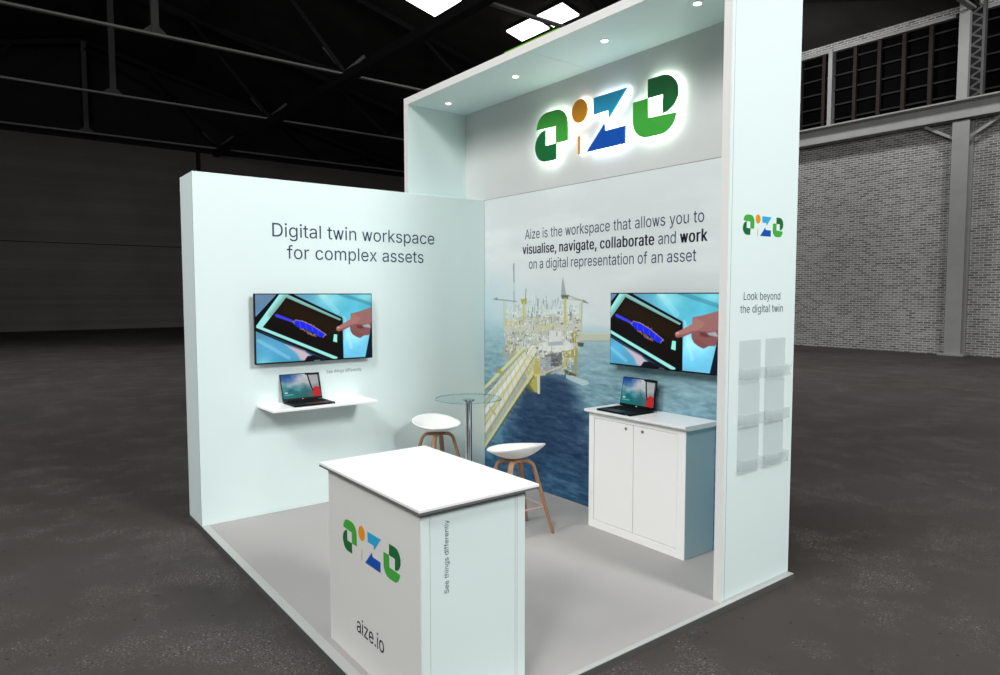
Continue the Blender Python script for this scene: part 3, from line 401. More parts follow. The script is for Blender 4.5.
# ------------------------------------------------------------------ light levels (hall floodlights and added fill lamps, out of frame)
DOWN_W = 0.5
AMBIENT = 0.02
LIGHTS = [
    ('A', 'hall_floodlight_front', (8.0, -8.0, 10.0), (1.4, 1.2, 1.2), 3.2, 740),
    ('A', 'hall_floodlight_side', (10.0, 2.5, 6.0), (1.2, 1.2, 1.2), 2.2, 660),
    ('A', 'left_fill', (2.0, -9.0, 8.5), (1.2, 1.2, 1.2), 4.0, 680),  # soft fill added from the front left, no known fixture
    ('A', 'stand_floodlight', (4.0, -2.5, 6.6), (1.4, 1.4, 0.8), 1.0, 60),
    ('A', 'overhead_fill', (2.5, 0.0, 9.0), (1.8, 0.8, 0.0), 2.0, 130),  # fill added overhead to brighten the horizontal tops
    ('S', 'brick_wall_fill', (-6.0, 16.4, 9.3), (-6.0, 20.2, 3.0), 0.4, 500, 160, 0.6),  # pair of unseen fills added to brighten the brick wall
    ('S', 'brick_wall_fill', (0.5, 16.4, 9.3), (0.5, 20.2, 3.0), 0.4, 500, 160, 0.6),
    ('S', 'far_wall_fill', (-21.0, 3.0, 2.0), (-32.9, 4.0, 1.5), 0.6, 120, 75, 1.0),  # low fill added for the far left wall, source unseen
    ('S', 'hall_floor_fill', (-7.0, 11.0, 8.7), (-7.0, 11.0, 0.0), 0.4, 1500, 125, 0.8),  # three fills added under the trusses to lift the hall floor
    ('S', 'hall_floor_fill', (-14.0, -1.0, 8.7), (-14.0, -1.0, 0.0), 0.4, 1500, 125, 0.8),
    ('S', 'hall_floor_fill', (5.0, 13.0, 8.7), (5.0, 13.0, 0.0), 0.4, 1500, 125, 0.8),
    ('S', 'roof_fill', (-3.0, 9.0, 6.0), (-5.0, 15.5, 11.0), 0.4, 600, 55, 1.0),  # unseen upward fill added to brighten the roof by the right wall
]

# ------------------------------------------------------------------ materials
M = {}
M['mint'] = pbr('mint_panel', (223, 239, 237), 0.45, spec=0.25)
M['white_panel'] = pbr('white_panel', (232, 231, 228), 0.45, spec=0.25)
M['grey_panel'] = pbr('grey_panel', (222, 222, 218), 0.5, spec=0.25)
M['cabinet_white'] = pbr('cabinet_white', (248, 247, 244), 0.4, spec=0.3)
M['white_top'] = pbr('white_laminate', (246, 246, 245), 0.3, spec=0.4)
M['seam'] = pbr('seam_dark', (96, 104, 104), 0.7)
M['gap'] = pbr('shadow_gap', (104, 107, 107), 0.7)
M['carpet'] = pbr('grey_carpet', (172, 169, 167), 0.95, spec=0.05, bump=0.25, bscale=900, var=0.035, vscale=220)
M['trim'] = pbr('edge_trim', (180, 183, 180), 0.4, spec=0.4)
M['skirt'] = pbr('platform_side', (78, 80, 79), 0.6)
M['ink'] = pbr('navy_ink', (62, 76, 102), 0.6, spec=0.1)
M['ink_grey'] = pbr('grey_ink', (120, 130, 134), 0.6, spec=0.1)
M['ink_black'] = pbr('black_ink', (38, 40, 42), 0.6, spec=0.1)
M['green'] = pbr('leaf_green', (66, 172, 62), 0.4)
M['dark'] = pbr('forest_green', (18, 108, 52), 0.4)
M['orange'] = pbr('amber_orange', (236, 152, 28), 0.4)
M['sky'] = pbr('sky_blue', (44, 172, 220), 0.4)
M['navy'] = pbr('royal_blue', (10, 82, 178), 0.4)
M['stem'] = pbr('stem_beige', (200, 188, 176), 0.5)
M['stem_amber'] = pbr('stem_amber', (226, 150, 60), 0.4)
M['black'] = pbr('black_plastic', (8, 8, 9), 0.4, spec=0.15)
M['key'] = pbr('keyboard_black', (20, 20, 22), 0.6, spec=0.1)
M['steel'] = pbr('chrome', (205, 208, 210), 0.12, metal=1.0)
M['lock'] = pbr('lock_steel', (150, 150, 150), 0.3, metal=1.0)
M['wood'] = None
M['seat'] = pbr('white_seat_shell', (244, 243, 240), 0.4, spec=0.4)
M['iron'] = pbr('painted_steel_grey', (158, 158, 157), 0.6, var=0.06, vscale=3)
M['iron_dark'] = pbr('painted_steel_dark', (88, 87, 86), 0.7, var=0.15, vscale=2)
M['roof_steel'] = pbr('roof_steel', (150, 150, 149), 0.6)
M['roof_black'] = pbr('tarred_steel_and_shade', (14, 14, 14), 0.8)
M['rust'] = pbr('rusty_bar', (32, 19, 15), 0.8, var=0.3, vscale=6)
M['dirty'] = pbr('glazing_bar', (22, 22, 22), 0.8)

def wood():
    m, N, L, b = nt('oak_wood')
    tc = N.new('ShaderNodeTexCoord'); mp = N.new('ShaderNodeMapping'); mp.inputs['Scale'].default_value = (60, 60, 6)
    n = N.new('ShaderNodeTexNoise'); n.inputs['Scale'].default_value = 1.5; n.inputs['Detail'].default_value = 5
    r = N.new('ShaderNodeValToRGB')
    r.color_ramp.elements[0].color = (*lin((138, 100, 72)), 1); r.color_ramp.elements[1].color = (*lin((178, 136, 102)), 1)
    L.new(tc.outputs['Object'], mp.inputs['Vector']); L.new(mp.outputs['Vector'], n.inputs['Vector']); L.new(n.outputs['Fac'], r.inputs['Fac'])
    L.new(r.outputs['Color'], b.inputs['Base Color']); b.inputs['Roughness'].default_value = 0.5
    return m
M['wood'] = wood()

def glass(name, tint, rough=0.0):
    m, N, L, b = nt(name)
    b.inputs['Base Color'].default_value = (*lin(tint), 1); b.inputs['Transmission Weight'].default_value = 1.0
    b.inputs['Roughness'].default_value = rough; b.inputs['IOR'].default_value = 1.45
    return m
def thin_glass():
    m, N, L, b = nt('table_glass')
    out = N['Material Output']; tr = N.new('ShaderNodeBsdfTransparent'); gl = N.new('ShaderNodeBsdfGlossy'); mx = N.new('ShaderNodeMixShader'); fr = N.new('ShaderNodeFresnel')
    tr.inputs['Color'].default_value = (0.93, 0.97, 0.98, 1); gl.inputs['Roughness'].default_value = 0.02; mx.inputs['Fac'].default_value = 0.07
    N.remove(fr); L.new(tr.outputs['BSDF'], mx.inputs[1]); L.new(gl.outputs['BSDF'], mx.inputs[2]); L.new(mx.outputs['Shader'], out.inputs['Surface'])
    return m
M['glass'] = thin_glass()
M['glass_edge'] = glass('glass_edge', (206, 236, 234))

def acrylic():
    m, N, L, b = nt('frosted_acrylic')
    b.inputs['Base Color'].default_value = (*lin((172, 182, 182)), 1)
    b.inputs['Alpha'].default_value = 0.12; b.inputs['Roughness'].default_value = 0.25
    return m
M['acrylic'] = acrylic()

def brick(name, a, bcol, mortar, scale, w, h, size, var=0.5, rot=(PI / 2, 0, 0)):
    m, N, L, p = nt(name)
    tc = N.new('ShaderNodeTexCoord'); mp = N.new('ShaderNodeMapping'); mp.inputs['Rotation'].default_value = rot
    br = N.new('ShaderNodeTexBrick'); br.inputs['Scale'].default_value = scale
    br.inputs['Color1'].default_value = (*lin(a), 1); br.inputs['Color2'].default_value = (*lin(bcol), 1); br.inputs['Mortar'].default_value = (*lin(mortar), 1)
    br.inputs['Brick Width'].default_value = w; br.inputs['Row Height'].default_value = h; br.inputs['Mortar Size'].default_value = size
    br.inputs['Mortar Smooth'].default_value = 0.3; br.inputs['Bias'].default_value = 0.0
    L.new(tc.outputs['Object'], mp.inputs['Vector']); L.new(mp.outputs['Vector'], br.inputs['Vector'])
    n = N.new('ShaderNodeTexNoise'); n.inputs['Scale'].default_value = 0.5; n.inputs['Detail'].default_value = 8
    L.new(tc.outputs['Object'], n.inputs['Vector'])
    mr = N.new('ShaderNodeMapRange'); mr.inputs['To Min'].default_value = 1 - var; mr.inputs['To Max'].default_value = 1 + var
    mr.inputs['From Min'].default_value = 0.25; mr.inputs['From Max'].default_value = 0.75
    mx = N.new('ShaderNodeMix'); mx.data_type = 'RGBA'; mx.blend_type = 'MULTIPLY'; mx.inputs['Factor'].default_value = 1
    L.new(n.outputs['Fac'], mr.inputs['Value']); L.new(br.outputs['Color'], mx.inputs['A']); L.new(mr.outputs['Result'], mx.inputs['B'])
    L.new(mx.outputs['Result'], p.inputs['Base Color'])
    bp = N.new('ShaderNodeBump'); bp.inputs['Strength'].default_value = 0.6; bp.inputs['Distance'].default_value = 0.02; bp.invert = True
    L.new(br.outputs['Fac'], bp.inputs['Height']); L.new(bp.outputs['Normal'], p.inputs['Normal'])
    p.inputs['Roughness'].default_value = 0.9; p.inputs['Specular IOR Level'].default_value = 0.1
    return m
M['brick'] = brick('painted_brick', (108, 107, 106), (160, 159, 157), (214, 213, 211), 1.0, 0.20, 0.066, 0.0095, 0.16)
M['brick_left'] = brick('sooty_brick', (112, 108, 106), (120, 116, 114), (123, 119, 117), 1.0, 0.20, 0.066, 0.009, 0.12, rot=(PI / 2, 0, PI / 2))

def concrete():
    m, N, L, p = nt('worn_concrete')
    tc = N.new('ShaderNodeTexCoord')
    def noise(s, d=8, rough=0.6):
        n = N.new('ShaderNodeTexNoise'); n.inputs['Scale'].default_value = s; n.inputs['Detail'].default_value = d; n.inputs['Roughness'].default_value = rough
        L.new(tc.outputs['Object'], n.inputs['Vector']); return n
    big, mid, fine = noise(0.45), noise(1.7, 10, 0.7), noise(95, 4, 0.85)
    r = N.new('ShaderNodeValToRGB')
    e = r.color_ramp.elements
    e[0].position = 0.3; e[0].color = (*lin((62, 57, 54)), 1); e[1].position = 0.72; e[1].color = (*lin((77, 74, 72)), 1)
    L.new(big.outputs['Fac'], r.inputs['Fac'])
    def layer(prev, fac, col):
        mx = N.new('ShaderNodeMix'); mx.data_type = 'RGBA'; mx.inputs['B'].default_value = (*lin(col), 1)
        L.new(fac, mx.inputs['Factor']); L.new(prev, mx.inputs['A']); return mx.outputs['Result']
    def ramp(src, a, b, top):
        q = N.new('ShaderNodeMapRange'); q.inputs['From Min'].default_value = a; q.inputs['From Max'].default_value = b; q.inputs['To Max'].default_value = top
        L.new(src, q.inputs['Value']); return q.outputs['Result']
    def mul(a, b):
        q = N.new('ShaderNodeMath'); q.operation = 'MULTIPLY'; L.new(a, q.inputs[0]); L.new(b, q.inputs[1]); return q.outputs[0]
    c = layer(r.outputs['Color'], ramp(mid.outputs['Fac'], 0.5, 0.75, 0.4), (92, 88, 85))
    # exposed aggregate: grit where the surface is worn
    worn = ramp(mid.outputs['Fac'], 0.48, 0.62, 1.0)
    c = layer(c, mul(ramp(fine.outputs['Fac'], 0.53, 0.66, 0.7), worn), (150, 145, 140))
    c = layer(c, mul(ramp(fine.outputs['Fac'], 0.47, 0.36, 0.95), worn), (24, 23, 22))
    v = N.new('ShaderNodeTexVoronoi'); v.inputs['Scale'].default_value = 9; L.new(tc.outputs['Object'], v.inputs['Vector'])
    c = layer(c, ramp(v.outputs['Distance'], 0.10, 0.05, 0.7), (30, 29, 28))
    v2 = N.new('ShaderNodeTexVoronoi'); v2.inputs['Scale'].default_value = 26; L.new(tc.outputs['Object'], v2.inputs['Vector'])
    c = layer(c, mul(ramp(v2.outputs['Distance'], 0.13, 0.07, 0.8), worn), (176, 172, 168))
    L.new(c, p.inputs['Base Color'])
    p.inputs['Roughness'].default_value = 0.75; p.inputs['Specular IOR Level'].default_value = 0.2
    bp = N.new('ShaderNodeBump'); bp.inputs['Strength'].default_value = 0.6; bp.inputs['Distance'].default_value = 0.01
    L.new(fine.outputs['Fac'], bp.inputs['Height']); L.new(bp.outputs['Normal'], p.inputs['Normal'])
    return m
M['concrete'] = concrete()
M['roof'] = pbr('dark_roof_boards', (64, 62, 61), 0.9, spec=0.05, var=0.15, vscale=1.2)
M['pane'] = pbr('black_window_glass', (4, 4, 4), 0.6, spec=0.02)  # even near-black panes with hardly any gloss

# ------------------------------------------------------------------ dimensions of the stand (metres)
T, D, W, H = 0.3514, 2.497, 2.97, 2.50           # side wall thickness, depth, right side, wall height
YF, YB, TZ, TT = 1.880, 2.546, 3.3222, 3.3805    # front and back of the tall frame, soffit and top of its canopy
ZF = -0.04                                       # hall floor
XL, YR, YN = -32.9, 20.2, -13.8                  # hall: left wall, right wall, near wall line
EAVE, SLOPE, RIDGE = 9.4, 0.24, 3.2
roof_z = lambda y: EAVE + SLOPE * (YR - abs(y - RIDGE) - RIDGE)

# ------------------------------------------------------------------ the hall
tag(MB().box(XL - 0.3, 16, YN, YR + 0.4, ZF - 0.2, ZF).build('floor', M['concrete']), kind='structure')
m = MB(); m.box(XL - 0.3, XL, YN, YR + 0.4, ZF, 4.03); m.box(XL - 0.3, XL - 0.02, YN, YR + 0.4, 4.03, 4.07, 1); m.box(XL - 0.3, XL, YN, YR + 0.4, 4.07, 8.95); m.box(XL - 0.3, XL, YN, YR + 0.4, 8.95, EAVE + 4.2, 1)  # topmost band black: the dark under the roof painted onto the wall
m.box(XL, XL + 0.12, 8.16, 8.34, 4.07, EAVE + 2, 1)
tag(m.build('wall_left', [M['brick_left'], M['roof_black']]), kind='structure')
# right-hand brick wall, with the opening for the strip of windows
m = MB(); m.box(XL, 16, YR, YR + 0.4, ZF, 6.55); m.box(XL, 16, YR, YR + 0.4, 9.22, EAVE + 0.35)
tag(m.build('wall_right', M['brick']), kind='structure')
m = MB()
for s in (1, -1):
    y0, y1 = RIDGE, RIDGE + s * (YR + 0.4 - RIDGE)
    z0, z1 = roof_z(RIDGE), roof_z(YR + 0.4)
    a = [(XL - 0.3, y0, z0), (16, y0, z0), (16, y1, z1), (XL - 0.3, y1, z1)]
    m.add(a + [(x, y, z + 0.2) for x, y, z in a], [(0, 1, 2, 3), (7, 6, 5, 4), (0, 4, 5, 1), (1, 5, 6, 2), (2, 6, 7, 3), (3, 7, 4, 0)])
tag(m.build('ceiling', M['roof']), kind='structure')

# windows of the right wall: steel sashes between the columns
def window(n, x0, x1, bars, mulls):
    w = bpy.data.objects.new('window_%d' % n, None); COL.objects.link(w); w.location = ((x0 + x1) / 2, YR, 6.55); w['kind'] = 'structure'
    o = w.location
    MB(o).box(x0, x1, YR + 0.20, YR + 0.23, 6.55, 9.22).build('window_pane', M['pane'], w)
    f = MB(o)
    f.box(x0, x1, YR + 0.02, YR + 0.18, 9.14, 9.22); f.box(x0, x1, YR + 0.02, YR + 0.18, 6.55, 6.63)
    f.build('window_frame', M['iron'], w)
    for x in bars:
        MB(o).box(x - 0.05, x + 0.05, YR + 0.06, YR + 0.17, 6.63, 9.14).build('glazing_bar', M['rust'], w)
    for x in mulls:
        MB(o).box(x - 0.062, x + 0.062, YR - 0.03, YR + 0.19, 6.60, 9.2).build('mullion', M['iron'], w)
    g = MB(o)
    for k in range(1, 6):
        z = 6.63 + k * 2.51 / 5.6
        g.box(x0, x1, YR + 0.12, YR + 0.16, z - 0.022, z + 0.022)
    g.build('transom_bars', M['dirty'], w)
window(1, -9.75, -2.5, [-9.0, -8.3, -7.6, -6.9, -6.15, -5.19, -4.49, -3.81, -3.11], [-5.90])
window(2, -1.8, 5.2, [-1.1, -0.3, 0.5, 1.3, 2.1, 2.9, 3.7, 4.5], [2.5])
window(3, -17.2, -9.95, [-16.4, -15.6, -14.8, -14, -13.2, -12.4, -11.6, -10.8], [-13.0])

# steel girder along the right wall
g = thing('steel_girder', 'long grey steel girder running along the brick wall below the windows', 'beam', (-2.2, 19.8, 6.29))
m = MB(g.location)
m.box(-26, 12, 19.86, 19.90, 6.29, 6.73); m.box(-26, 12, 19.70, 20.06, 6.29, 6.335); m.box(-26, 12, 19.60, 20.10, 6.735, 6.775)
m.build('girder_web', M['iron'], g)

def column(x, label):
    t = thing('steel_column', label, 'column', (x, 19.95, ZF), 0, 'steel columns along the brick wall')
    m = MB(); m.box(-0.20, 0.20, -0.17, -0.13, 0.06, 6.285); m.box(-0.20, 0.20, 0.15, 0.19, 0.06, 6.285); m.box(-0.02, 0.02, -0.13, 0.15, 0.06, 6.285)
    m.build('shaft', M['iron'], t)
    MB().box(-0.33, 0.30, -0.27, 0.24, 0.0, 0.06, bevel=0.008).build('base_plate', M['iron'], t)
    u = MB(); u.box(-0.13, 0.12, -0.20, -0.05, 6.785, 9.35)
    u.build('upper_shaft', M['iron'], t)
    l = MB(); l.box(0.36, 0.42, -0.05, 0.10, 6.785, 9.35)
    for k in range(9):
        z = 6.86 + k * 0.275
        l.bar((0.12, -0.02, z), (0.37, -0.02, z + 0.137), 0.05, 0.02, up=(0, 1, 0)); l.bar((0.37, -0.02, z + 0.137), (0.12, -0.02, z + 0.275), 0.05, 0.02, up=(0, 1, 0))
    l.build('lacing', M['iron_dark'], t)
    for s in (-1, 1):
        b = MB(); b.bar((s * 0.19, -0.02, 5.86), (s * 0.92, -0.02, 6.30), 0.075, 0.075); b.build('brace', M['iron'], t)
    return t
c0 = column(-2.12, 'grey steel column standing in front of the brick wall')
dup(c0, (-9.75, 19.95, ZF), 0, 'grey steel column at the brick wall behind the back of the stand')

# roof trusses across the hall
def truss(x, label):
    t = thing('roof_truss', label, 'truss', (x, RIDGE, 9.1), 0, 'roof trusses of the hall')
    m = MB(); m.box(-0.07, 0.07, -16.6, 16.6, -0.03, 0.03); m.build('bottom_chord', M['roof_steel'], t)
    m = MB()
    for s in (-1, 1): m.bar((0, 0, roof_z(RIDGE) - 9.1 - 0.25), (0, s * 16.8, roof_z(RIDGE + 16.8) - 9.1 - 0.25), 0.16, 0.2, 0)
    m.build('top_chord', M['roof_black'], t)
    m = MB(); m.box(-0.10, 0.10, -0.10, 0.10, 0.03, 4.1)
    m.prism([(-0.34, 0.03), (0.34, 0.03), (0.10, 0.25), (-0.10, 0.25)], (0, 1, 0), (0, 0, 1), (1, 0, 0), (-0.03, 0, 0), 0.06)
    m.build('king_post', M['iron_dark'], t)
    for s in (-1, 1):
        for y0, y1 in ((5.85, 2.7), (5.85, 8.8), (11.5, 8.8), (11.5, 14.3)):
            m = MB(); m.bar((0, s * y0, 0.05), (0, s * y1, roof_z(RIDGE + y1) - 9.1 - 0.3), 0.1, 0.14); m.build('web_strut', M['roof_black'], t)
        for dy in (-1, 1):
            m = MB(); m.bar((0, s * 5.85, 0.06), (0.0, s * 5.85 + dy * 0.75, 0.75), 0.07, 0.1); m.build('strut_shoe', M['iron_dark'], t)
    return t
t0 = truss(-16.95, 'grey roof truss nearest the camera of the three above the left side wall')
dup(t0, (-24.4, RIDGE, 9.1), 0, 'grey roof truss in the middle of the three above the left side wall')
dup(t0, (-32.0, RIDGE, 9.1), 0, 'dim roof truss against the far dark brick wall')
dup(t0, (-9.4, RIDGE, 9.1), 0, 'grey roof truss crossing between the lit roof panels above the canopy')
dup(t0, (-1.95, RIDGE, 9.1), 0, 'roof truss resting on the steel column by the brick wall')
o = MB((-14, 9.05, 9.0)); o.bar((-32.5, 9.05, 8.94), (9, 9.05, 8.94), 0.30, 0.28)
tag(o.build('roof_tie', M['roof_black']), 'dark tie beam running under the roof trusses at their struts', 'beam', kind='thing')
o = MB((-8, 15, 11)); o.bar((-31, 15.3, roof_z(15.3) - 0.32), (9, 15.3, roof_z(15.3) - 0.32), 0.2, 0.24)
tag(o.build('roof_purlin', M['roof_black']), 'dark purlin below the roof boards beyond the tie beam', 'beam', 'roof purlins', 'thing')
o = MB((-8, 6, 12)); o.bar((-31, 6.3, roof_z(6.3) - 0.32), (9, 6.3, roof_z(6.3) - 0.32), 0.2, 0.24)
tag(o.build('roof_purlin', M['roof_black']), 'dark purlin below the roof boards nearer the ridge', 'beam', 'roof purlins', 'thing')
for i, (a, b) in enumerate((((-16.95, 9.05, 9.1), (-24.4, 3.2, 12.9)), ((-9.4, 9.05, 9.1), (-16.95, 3.2, 12.9)), ((-24.4, 9.05, 9.1), (-32.0, 3.2, 12.9)), ((-1.95, 19.7, 9.40), (-5.6, 15.6, 9.42)))):
    o = MB(a); o.bar(a, b, 0.09, 0.12)
    tag(o.build('roof_brace', M['roof_black']), ('dark diagonal brace rising between the two trusses at the left', 'dark diagonal brace rising left of the lit roof panels', 'dark diagonal brace by the far brick wall', 'dark brace at the head of the steel column')[i], 'brace', 'roof braces', 'thing')

# lit panels in the roof
M['panel_light'] = emissive('roof_light', (255, 255, 255), 3.0)
def roof_light(x0, x1, y0, y1, label):
    cx, cy = (x0 + x1) / 2, (y0 + y1) / 2; cz = roof_z(cy) - 0.16
    t = thing('roof_light_panel', label, 'ceiling light', (cx, cy, cz), 0, 'lit panels in the roof')
    a, b = (x1 - x0) / 2, (y1 - y0) / 2
    s = -SLOPE
    q = lambda k, h: [(x * k, y * k, y * k * s + h) for x, y in ((-a, -b), (a, -b), (a, b), (-a, b))]
    fc = [(0, 1, 2, 3), (7, 6, 5, 4), (0, 4, 5, 1), (1, 5, 6, 2), (2, 6, 7, 3), (3, 7, 4, 0)]
    m = MB(); m.add(q(1, 0.0) + q(1, 0.05), fc); m.build('diffuser', M['panel_light'], t)
    m = MB(); m.add(q(1.04, 0.055) + q(1.04, 0.1), fc); m.build('housing', M['roof_black'], t)
roof_light(-15.62, -14.00, 10.56, 11.84, 'lit square roof panel left of the tie beam, farthest from the canopy')
roof_light(-14.16, -12.72, 13.85, 14.56, 'lit roof panel below the truss bar, just above the canopy edge')
roof_light(-12.52, -11.30, 13.85, 14.58, 'lit roof panel behind the truss bar, partly hidden by the canopy')

# ------------------------------------------------------------------ the exhibition stand
X3, Y3, Z3 = (1, 0, 0), (0, 1, 0), (0, 0, 1)
p = thing('exhibition_platform', 'low platform with grey carpet and a pale edge trim under the stand', 'platform', (1.3, 1.2, ZF))
m = MB(p.location); m.box(-T, 3.0, 0.0, 2.56, ZF, -0.004); m.build('platform_base', M['skirt'], p)
m = MB(p.location)
m.box(-T, 3.0, 0.0, 0.047, -0.004, 0.0); m.box(2.974, 3.0, 0.047, 2.56, -0.004, 0.0); m.box(-T, 0.0, 0.047, 2.56, -0.004, 0.0); m.box(0, 2.974, D, 2.56, -0.004, 0)
m.build('edge_trim', M['trim'], p)
m = MB(p.location); m.box(0.0, 2.974, 0.047, D, -0.004, 0.0); m.build('carpet', M['carpet'], p)

def letters(name, lines, org, U, V, N, mat, parent, lift=0.0012):
    for runs, u0, u1, base, cap in lines:
        for vs, fs in text_words(runs, u0, u1, base, cap, org, U, V, N, lift):
            m = MB(parent.location); m.add(vs, fs); m.build(name, mat, parent, fixn=False)

def mark(parent, name, org, U, V, N, width, thick, lift, height=None):
    """the coloured letter mark printed or cut as one thin raised piece per letter stroke"""
    k = width / 1.412; kh = (height / 0.396) if height else k
    out = []
    keys = ['green', 'dark', 'orange', 'stem', 'sky', 'navy']
    m = MB(parent.location)
    for nm, c, pts in mark_shapes():
        m.prism([(x * k, y * kh) for x, y in pts], U, V, N, Vector(org) + Vector(N) * lift, thick, keys.index(c))
    return m.build(name, [M[c] for c in keys], parent)

# left side wall
p = thing('side_wall_panel', 'thick pale mint side wall with a screen and a shelf on it', 'exhibition wall', (-T / 2, 1.2, 0))
m = MB(p.location); m.box(-T, -0.0, 0.0, D, 0.0, H, 0, bevel=0.003); m.build('panel_core', M['mint'], p)
m = MB(p.location); m.box(-0.012, -0.0095, -0.0006, 0.001, 0.0, H, 0); m.build('corner_joint', M['seam'], p)
o = (0, 0, 0)
letters('heading_word_lettering', [([('Digital twin workspace', 0)], 0.548, 1.957, 2.079, 0.100), ([('for complex assets', 0)], 0.655, 1.847, 1.917, 0.100)], o, Y3, Z3, X3, M['ink'], p)
letters('slogan_word_lettering', [([('See things differently', 0)], 0.953, 1.253, 1.030, 0.026)], o, Y3, Z3, X3, M['ink_grey'], p)

# tall frame: canopy slab, the two fins, the header and the graphic panel
p = thing('left_fin_panel', 'pale mint upright fin closing the left end of the canopy', 'exhibition wall', (-0.33, 2.2, H))
m = MB(p.location); m.box(-0.362, -0.2995, YF, YB, H, TZ, 0); m.build('fin_board', M['mint'], p)
m = MB(p.location); m.box(-0.3621, -0.2994, YF - 0.004, YF, H, TZ, 0); m.build('front_edge', M['white_panel'], p)

p = thing('canopy', 'mint canopy slab with a white front edge over the illuminated sign', 'canopy', (1.3, 2.2, TZ))
m = MB(p.location); m.box(-0.362, 1.354, YF, YB, TZ, TT, 0); m.box(1.357, W, YF, YB, TZ, TT, 0); m.box(1.354, 1.357, YF, YB, TZ + 0.004, TT, 1); m.build('soffit', [M['mint'], M['seam']], p)
m = MB(p.location); m.box(-0.362, W, YF - 0.004, YF, TZ, TT, 0); m.build('front_edge', M['white_panel'], p)
m = MB(p.location); m.box(1.08, 1.66, YF + 0.004, YF + 0.02, TT, TT + 0.013, 0); m.build('top_strip', pbr('lime_strip', (96, 168, 22), 0.5), p)

p = thing('right_fin_panel', 'tall pale mint end panel with a small colour mark, text and brochure holders', 'exhibition wall', (2.945, 2.2, 0))
m = MB(p.location); m.box(W - 0.0476, W - 0.001, YF + 0.002, YB, 0, TZ, 0); m.box(W - 0.001, W, YF + 0.004, YB, 0.008, TZ, 0); m.build('fin_board', M['mint'], p)
m = MB(p.location); m.box(W - 0.0476, W, YF - 0.002, YF + 0.002, 0, TZ, 0); m.build('front_edge', M['white_panel'], p)
m = MB(p.location); m.box(W - 0.001, W + 0.0006, YF + 0.026, YF + 0.0285, 0.008, TZ, 0); m.box(W - 0.001, W + 0.0006, YF + 0.004, YB, 0.005, 0.008, 0); m.build('joint_line', pbr('joint_grey', (140, 156, 154), 0.6), p)
o = (W, 0, 0)
letters('caption_word_lettering', [([('Look beyond', 0)], 2.03, 2.387, 1.619, 0.042), ([('the digital twin', 0)], 1.999, 2.416, 1.55, 0.042)], o, Y3, Z3, X3, pbr('caption_ink', (96, 108, 110), 0.6, spec=0.1), p)
mark(p, 'printed_mark', (W, 2.011, 1.965), Y3, Z3, X3, 0.388, 0.001, 0.0004, 0.110)

p = thing('header_panel', 'plain pale grey header board behind the illuminated letters', 'exhibition wall', (1.3, D + 0.02, H))
m = MB(p.location); m.box(-0.2995, W - 0.0476, D, D + 0.045, H + 0.0025, TZ, 0); m.build('header_board', pbr('header_grey', (208, 210, 208), 0.5, spec=0.25), p)
m = MB(p.location); m.box(-0.2995, W - 0.0476, D + 0.004, D + 0.045, H - 0.001, H + 0.0025, 0); m.build('joint_gap', M['seam'], p)

p = thing('graphic_panel', 'back wall board printed with an offshore platform at sea and text above it', 'exhibition wall', (1.45, D + 0.02, 0))
GX0, GX1 = 0.0, W - 0.0476
m = MB(p.location); m.box(GX0, GX1, D + 0.001, D + 0.045, 0, H - 0.001, 0); m.build('graphic_board', M['grey_panel'], p)
o = (0, D, 0)
letters('heading_word_lettering', [([('Aize is the workspace that allows you to', 0)], 0.581, 2.374, 2.112, 0.080),
    ([('visualise, navigate, collaborate', 0.025), (' and ', 0), ('work', 0.025)], 0.548, 2.403, 1.988, 0.080),
    ([('on a digital representation of an asset', 0)], 0.633, 2.318, 1.863, 0.080)], o, X3, Z3, (0, -1, 0), M['ink'], p)

